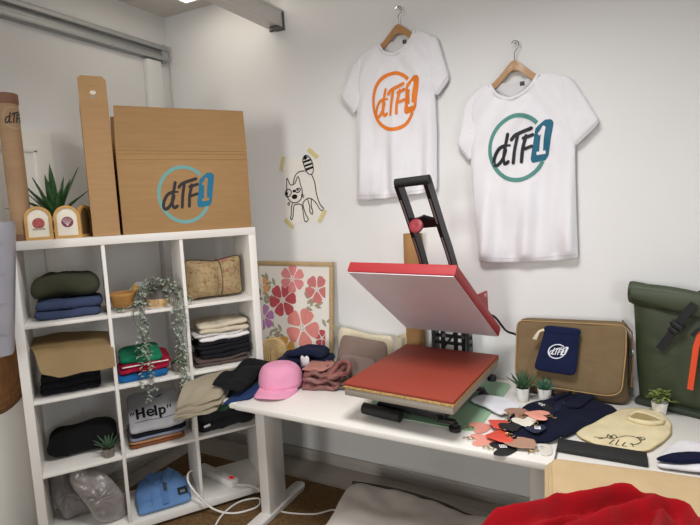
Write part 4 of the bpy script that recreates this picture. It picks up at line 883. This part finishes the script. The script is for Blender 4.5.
# -------- clothes piled on the leaf and spilling to the left
def pile(name, lab, col, corners, t_, seed, nl=1, wob=.008, drop=None, **k):
    A_, Bq, Cq, D_ = [V(q) for q in corners]; o0 = (A_+Bq+Cq+D_)/4; b_ = B()
    for i in range(nl):
        dz = -t_/nl*i
        def f(u, v):
            q = (A_*(1-u)+Bq*u)*(1-v)+(D_*(1-u)+Cq*u)*v-o0
            return q+V((.006*i*(1 if i % 2 else -1), -.004*i, dz+wob*nz(q.x, q.y, 13, seed+i)+(drop(u, v) if drop else 0)))
        sheet(b_, 28, 22, f, t_/nl*1.15, 14)
    return tag(obj(name, b_, cloth(col, **k)), lab, 'clothes', 'clothes piled beside the shelf', o0)
pile('trousers', 'dark green folded garment under the black trousers beside the desk corner', '#1d3a26', [(-1.80, 1.72, .60), (-1.60, 1.715, .64), (-1.57, 2.05, .695), (-1.74, 2.06, .695)], .03, 141, 1, drop=lambda u, v: .015*sin(pi*v))
pile('jeans', 'blue folded garment showing between green and the desk corner', '#24365e', [(-1.62, 1.71, .665), (-1.525, 1.79, .683), (-1.545, 2.06, .69), (-1.66, 2.0, .70)], .02, 143)
pile('sweater', 'beige knitted folded sweater spilling from the desk end over the shelf', '#9f9581', [(-1.868, 1.655, .62), (-1.625, 1.70, .70), (-1.765, 2.03, .738), (-1.89, 1.735, .722)], .085, 145, 3, wob=.01, bump=.6, bs=160, drop=lambda u, v: .018*sin(pi*min(1, v*1.2))*sin(pi*u)**.5)
pile('trousers', 'black folded trousers on top of the clothes pile beside the pink cap', '#17181a', [(-1.70, 1.735, .745), (-1.555, 1.76, .728), (-1.61, 2.11, .742), (-1.75, 2.07, .755)], .035, 147, 1, wob=.028)
pile('trousers', 'dark blue folded garment behind the pink cap on the desk', '#182036', [(-1.66, 2.03, .70), (-1.58, 2.0, .70), (-1.56, 2.2, .70), (-1.64, 2.17, .70)], .04, 149, 1, wob=.012)

# -------- under the desk
t = thing('fabric_sack', 'large grey fabric sack with a dark hem lying under the desk', 'sack', (-.85, 1.95, .03))
SO = [(-1.16, 1.62), (-1.18, 1.9), (-1.2, 2.06), (-1.2, 2.17), (-1.1, 2.185), (-.93, 2.19), (-.73, 2.2), (-.6, 2.17), (-.51, 2.17), (-.36, 2.28), (-.32, 2.0), (-.36, 1.55), (-.85, 1.5)]
SO = [(x+.85, y-1.95) for x, y in SO]
hS2 = lambda x, y: -.02*max(0, x+.1)*2+.03*max(0, min(1, (y+.2)/.4))+.022*nz(x, y, 5, 61)+.012*nz(x, y, 14, 9)-.02*max(0, x)
b_ = B(); blob(b_, SO, .09, .058, p=9, n=150, rings=20, hf=hS2); obj('sack_body', b_, M('#c6beb6', .85, var=.06, vs=6, bump=.25, bs=120, sheen=.2), t)
b_ = B(); tube(b_, [(x, y, .075+hS2(x, y)) for x, y in [(q[0], q[1]-.0) for q in SO[3:10]]], .009, 8, 8); obj('hem_cord', b_, M('#4d4743', .8), t)

# -------- on the wall
t = thing('cat_drawing', 'line drawing of a cat with a striped tail taped to the wall', 'poster', (-1.625, YB, 1.66), 0)
b_ = B(); gP = lambda x, y, o_=0: V((x, -.0022-o_, y+x*.055))
patch2(b_, rrect(.255, .375), gP, -.0012, 4); solidify(obj('paper', b_, M('#e6e3dc', .7), t, smooth=False), .0006)
px = lambda l: [((x-190)/960+.012, (280-y)/1060-.004) for x, y in l]
trc = [[(75, 235), (80, 190), (100, 232), (130, 230), (155, 190), (168, 240), (178, 285), (165, 330), (130, 348), (95, 335), (75, 300), (75, 235)], [(120, 228), (135, 185), (165, 162), (210, 163)], [(245, 190), (262, 240), (270, 310), (290, 375), (310, 400), (300, 412), (285, 400), (262, 360), (235, 335), (210, 330), (180, 352), (180, 380), (195, 430), (208, 455), (195, 470), (182, 460), (175, 400), (165, 362), (120, 362), (112, 400), (105, 435), (95, 450), (88, 438), (95, 420), (100, 370), (108, 350)], [(210, 335), (222, 380), (220, 410), (235, 428), (240, 412), (232, 380), (235, 338)], [(205, 150), (192, 100), (205, 72), (228, 78), (250, 110), (258, 160), (245, 188), (220, 178), (205, 150)], [(196, 92), (222, 84)], [(198, 112), (240, 104)], [(203, 135), (248, 128)], [(212, 160), (256, 150)],
       [(62, 285), (72, 262), (95, 262), (105, 280), (92, 302), (70, 302), (62, 285)], [(130, 275), (145, 262), (165, 265), (160, 282), (142, 286), (130, 275)], [(85, 340), (75, 352)], [(90, 345), (82, 362)], [(172, 300), (188, 310)], [(170, 310), (186, 322)]]
b_ = B(); cat_lines(b_, gP, .0056, .0006, [px(l) for l in trc])
q = lambda x, y: px([(x, y)])[0]
disc(b_, *q(125, 310), .02, gP, .0016, 16, .014); disc(b_, *q(72, 285), .01, gP, .0016, 12); disc(b_, *q(123, 275), .009, gP, .0017, 10); disc(b_, *q(150, 272), .006, gP, .0016, 10); disc(b_, *q(210, 84), .012, gP, .0016, 10)
for y in (104, 128, 150): ribbon(b_, px([(200+(y-104)*.25, y+4), (240+(y-104)*.3, y-3)]), .011, gP, .0018, k=3)
obj('drawing', b_, M('#1d1c1b', .9), t)
for (x, y, a) in ((-.13, .17, 1.25), (.085, .198, -.72), (-.105, -.185, -.8), (.125, -.16, .95)):
    b_ = B(); c_, s_ = cos(a), sin(a); patch2(b_, [(x+u*c_-v*s_, y+u*s_+v*c_) for u, v in ((-.04, -.012), (.04, -.012), (.04, .012), (-.04, .012))], gP, .002, 2); solidify(obj('tape', b_, M('#d6c98f', .5), t, smooth=False), .0003)
def tshirt(lab, O, SL, ctr, Y0, dep, cols, lc, lr, seed, neck, tilt):
    t = thing('tshirt', lab, 't-shirt', (ctr[0], Y0, ctr[1])); L_ = lambda l: [(x-ctr[0], z-ctr[1]) for x, z in l]
    R_ = resample(L_(O), 220, 2, .008); ang = sorted((atan2(q.y, q.x), q.length) for q in R_)
    def rad(x, z):
        a = atan2(z, x); lo, hi = ang[-1], ang[0]
        for i in range(len(ang)-1):
            if ang[i][0] <= a <= ang[i+1][0]: lo, hi = ang[i], ang[i+1]; break
        d = hi[0]-lo[0]; d = d+2*pi if d < 0 else d; e = (a-lo[0]) % (2*pi)
        return lo[1]+(hi[1]-lo[1])*(e/d if d > 1e-9 else 0)
    def yf(x, z, k=None):
        r = min(1, hypot(x, z)/max(1e-6, rad(x, z))) if k is None else k; pr_ = sqrt(max(0, 1-r**5))
        low = max(0, min(1, (.22-z)/.6)); s1 = .015*low*sin(x*34+seed*2+z*3)+.010*low*sin(x*67+seed-z*6)+.010*nz(x, z*.6, 9, seed)
        dg = .006*sin((abs(x-.02)*1.4+z)*40+seed)*max(0, min(1, (z+.05)*4))
        return -(dep*pr_+(s1+dg)*min(1, (1-r)*9+.25*low))
    b_ = B(); n = len(R_); T = []; U = []; rings = 28
    c0 = b_.verts.new((0, yf(0, 0, 0), 0)); c1 = b_.verts.new((0, .012, 0))
    for i in range(1, rings+1):
        r = 1-(1-i/rings)**1.8
        T.append([b_.verts.new((q.x*r, yf(q.x*r, q.y*r, r), q.y*r)) for q in R_])
        U.append([b_.verts.new((q.x*r, .012*sqrt(max(0, 1-r**4)), q.y*r)) for q in R_] if i < rings else T[-1])
    for j in range(n):
        k = (j+1) % n; b_.faces.new((c0, T[0][j], T[0][k])); b_.faces.new((c1, U[0][k], U[0][j]))
        for i in range(rings-1): b_.faces.new((T[i][j], T[i+1][j], T[i+1][k], T[i][k])); b_.faces.new((U[i][j], U[i][k], U[i+1][k], U[i+1][j]))
    WC = cloth('#e4e3e7', var=.02, bump=.15, bs=400); obj('shirt_body', b_, WC, t, angle=80)
    for si, sl in enumerate(SL):
        b_ = B(); q_ = L_(sl); blob(b_, q_, .03, 0, p=5, n=90, rings=12, cha=2, wob=.004, ws=16, seed=seed+si, f=lambda x, z, y: V((x, .004-y-.004, z))); sv = obj('sleeve', b_, WC, t, angle=80)
        a_, c_ = V(q_[2]), V(q_[3]); d_ = (V(q_[0])-c_).normalized()*.018
        b_ = B(); ribbon(b_, [tuple(a_.lerp(c_, u)+d_) for u in (.06, .5, .94)], .002, lambda x, z, o_=0: V((x, -.0155-o_, z)), .0, k=6, cap=False); obj('cuff_seam', b_, M('#c4c3c8', .9), sv)
    nl, nb, nr = [V((x-ctr[0], z-ctr[1])) for x, z in neck]; mid = (nl+nr)/2
    b_ = B(); patch2(b_, [nl, nl.lerp(nb, .55)+V((-.008, -.01)), nb+V((0, -.01)), nr.lerp(nb, .55)+V((.008, -.01)), nr, mid+V((.03, -.014)), mid+V((0, -.02)), mid+V((-.03, -.014))], lambda x, z, o_=0: V((x, .0125-o_, z)), 0, 3); solidify(obj('back_neck', b_, M('#d4d2d4', .9), t), .002)
    def arc(): return [(nl.x, nl.y), tuple(nl.lerp(nb, .5)+V((-.014, -.014))), (nb.x, nb.y), tuple(nr.lerp(nb, .5)+V((.014, -.014))), (nr.x, nr.y)]
    b_ = B(); ribbon(b_, [(x, z-.004) for x, z in arc()], .015, lambda x, z, o_=0: V((x, -.012-o_, z)), 0, k=8, cap=False); solidify(obj('collar_rib', b_, WC, t), .005)
    b_ = B(); q = mid+V((.035, -.026)); patch2(b_, rrect(.02, .018, q.x, q.y), lambda x, z, o_=0: V((x, .0095, z)), 0, 1); solidify(obj('neck_label', b_, M('#4a4a4e', .7), t), .001)
    b_ = B(); ribbon(b_, [(x, z+.02) for x, z in L_(tilt)], .0022, lambda x, z, o_=0: V((x, yf(x, z)-o_, z)), .0012, k=24, cap=False); obj('hem_seam', b_, M('#c4c3c8', .9), t)
    logo(lambda x, y, o_=0: V((lc[0]-ctr[0]+x*lr[0], yf(lc[0]-ctr[0]+x*lr[0], lc[1]-ctr[1]+y*lr[1])-.0018-o_, lc[1]-ctr[1]+y*lr[1])), cols+[WC], t, e=.0005)
def hanger(lab, hx, hz, lx, lz, rx, rz_, Y0):
    t = thing('clothes_hanger', lab, 'hanger', (hx, Y0, hz)); WDH = M('#a97f4f', .45, var=.1, vs=14, stretch=(4, 1, 1), coat=.3)
    b_ = B(); top = [(lx-hx, lz-hz), ((lx-hx)*.5, (lz-hz)*.52), (-.02, -.006), (0, .004), (.02, -.006), ((rx-hx)*.5, (rz_-hz)*.52), (rx-hx, rz_-hz)]
    T_ = [V((q.x, q.y)) for q in catmull([V((a, b2, 0)) for a, b2 in top], 6)]; n = len(T_)
    bot = [q+V((0, -.03-.014*(1-abs(2*i/(n-1)-1)))) for i, q in enumerate(T_)]
    prism(b_, [(q.x, q.y) for q in T_]+[(q.x, q.y) for q in bot[::-1]], -.008, .005, lambda x, z, y: V((x, y, z)), .002); obj('wooden_arms', b_, WDH, t)
    b_ = B(); tube(b_, [(0, -.002, -.01), (0, -.002, .035), (.008, -.002, .05), (.019, -.002, .062), (.016, -.002, .082), (0, -.002, .09), (-.014, -.002, .08)], .0022, 8, 8); obj('hook', b_, M('#a9a9aa', .25, 1), t)
    b_ = B(); tube(b_, [(0.002, YB-Y0, .0835), (0.002, -.012, .0835)], .0022, 8); tag(obj('wall_nail', b_, STEEL), 'thin metal nail in the wall above the '+('left' if hx < -.7 else 'right')+' white t-shirt', 'nail', None, (hx, Y0, hz))
OR = M('#e27a1d', .7)
T1 = [(-1.092, 2.372), (-1.066, 2.335), (-1.005, 2.309), (-.945, 2.333), (-.893, 2.401), (-.85, 2.385), (-.81, 2.362), (-.798, 2.28), (-.806, 2.12), (-.80, 2.05), (-.796, 1.9), (-.8, 1.75), (-.802, 1.615), (-.88, 1.608), (-.95, 1.60), (-1.1, 1.588), (-1.2, 1.584), (-1.258, 1.591), (-1.247, 1.75), (-1.24, 1.95), (-1.232, 2.06), (-1.225, 2.13), (-1.222, 2.25), (-1.205, 2.33), (-1.15, 2.352)]
S1 = [[(-1.19, 2.335), (-1.235, 2.305), (-1.328, 2.135), (-1.248, 2.035), (-1.215, 2.09), (-1.195, 2.2)], [(-.83, 2.368), (-.785, 2.348), (-.728, 2.145), (-.79, 2.07), (-.815, 2.1), (-.83, 2.2)]]
T2 = [(-.539, 2.098), (-.50, 2.045), (-.443, 2.018), (-.375, 2.045), (-.322, 2.11), (-.26, 2.1), (-.215, 2.08), (-.185, 2.0), (-.18, 1.86), (-.172, 1.8), (-.17, 1.65), (-.163, 1.45), (-.156, 1.284), (-.22, 1.274), (-.3, 1.268), (-.45, 1.26), (-.54, 1.258), (-.6, 1.264), (-.614, 1.45), (-.627, 1.65), (-.632, 1.77), (-.628, 1.9), (-.638, 2.0), (-.625, 2.05), (-.58, 2.082)]
S2 = [[(-.61, 2.06), (-.652, 2.03), (-.697, 1.822), (-.637, 1.745), (-.612, 1.8), (-.6, 1.92)], [(-.235, 2.092), (-.186, 2.069), (-.074, 1.87), (-.172, 1.775), (-.195, 1.81), (-.21, 1.93)]]
tshirt('white t-shirt with an orange logo on a hanger, left of the two', T1, S1, (-1.01, 2.02), 2.463, .024, [OR, OR, OR], (-1.013, 2.073), (.112, .138), 1, [(-1.092, 2.372), (-1.005, 2.309), (-.893, 2.401)], [(-1.25, 1.591), (-1.03, 1.59), (-.806, 1.615)])
tshirt('white t-shirt with a teal and black logo on a hanger, right of the two', T2, S2, (-.405, 1.72), 2.463, .026, [M('#4f8a82', .7), M('#1c1c20', .7), M('#12607a', .7)], (-.413, 1.79), (.122, .144), 4, [(-.539, 2.098), (-.443, 2.018), (-.322, 2.11)], [(-.593, 1.264), (-.38, 1.262), (-.162, 1.284)])
hanger('wooden clothes hanger inside the orange logo t-shirt', -.985, 2.442, -1.15, 2.318, -.835, 2.348, 2.468)
hanger('wooden clothes hanger inside the teal logo t-shirt', -.428, 2.178, -.595, 2.04, -.255, 2.055, 2.468)
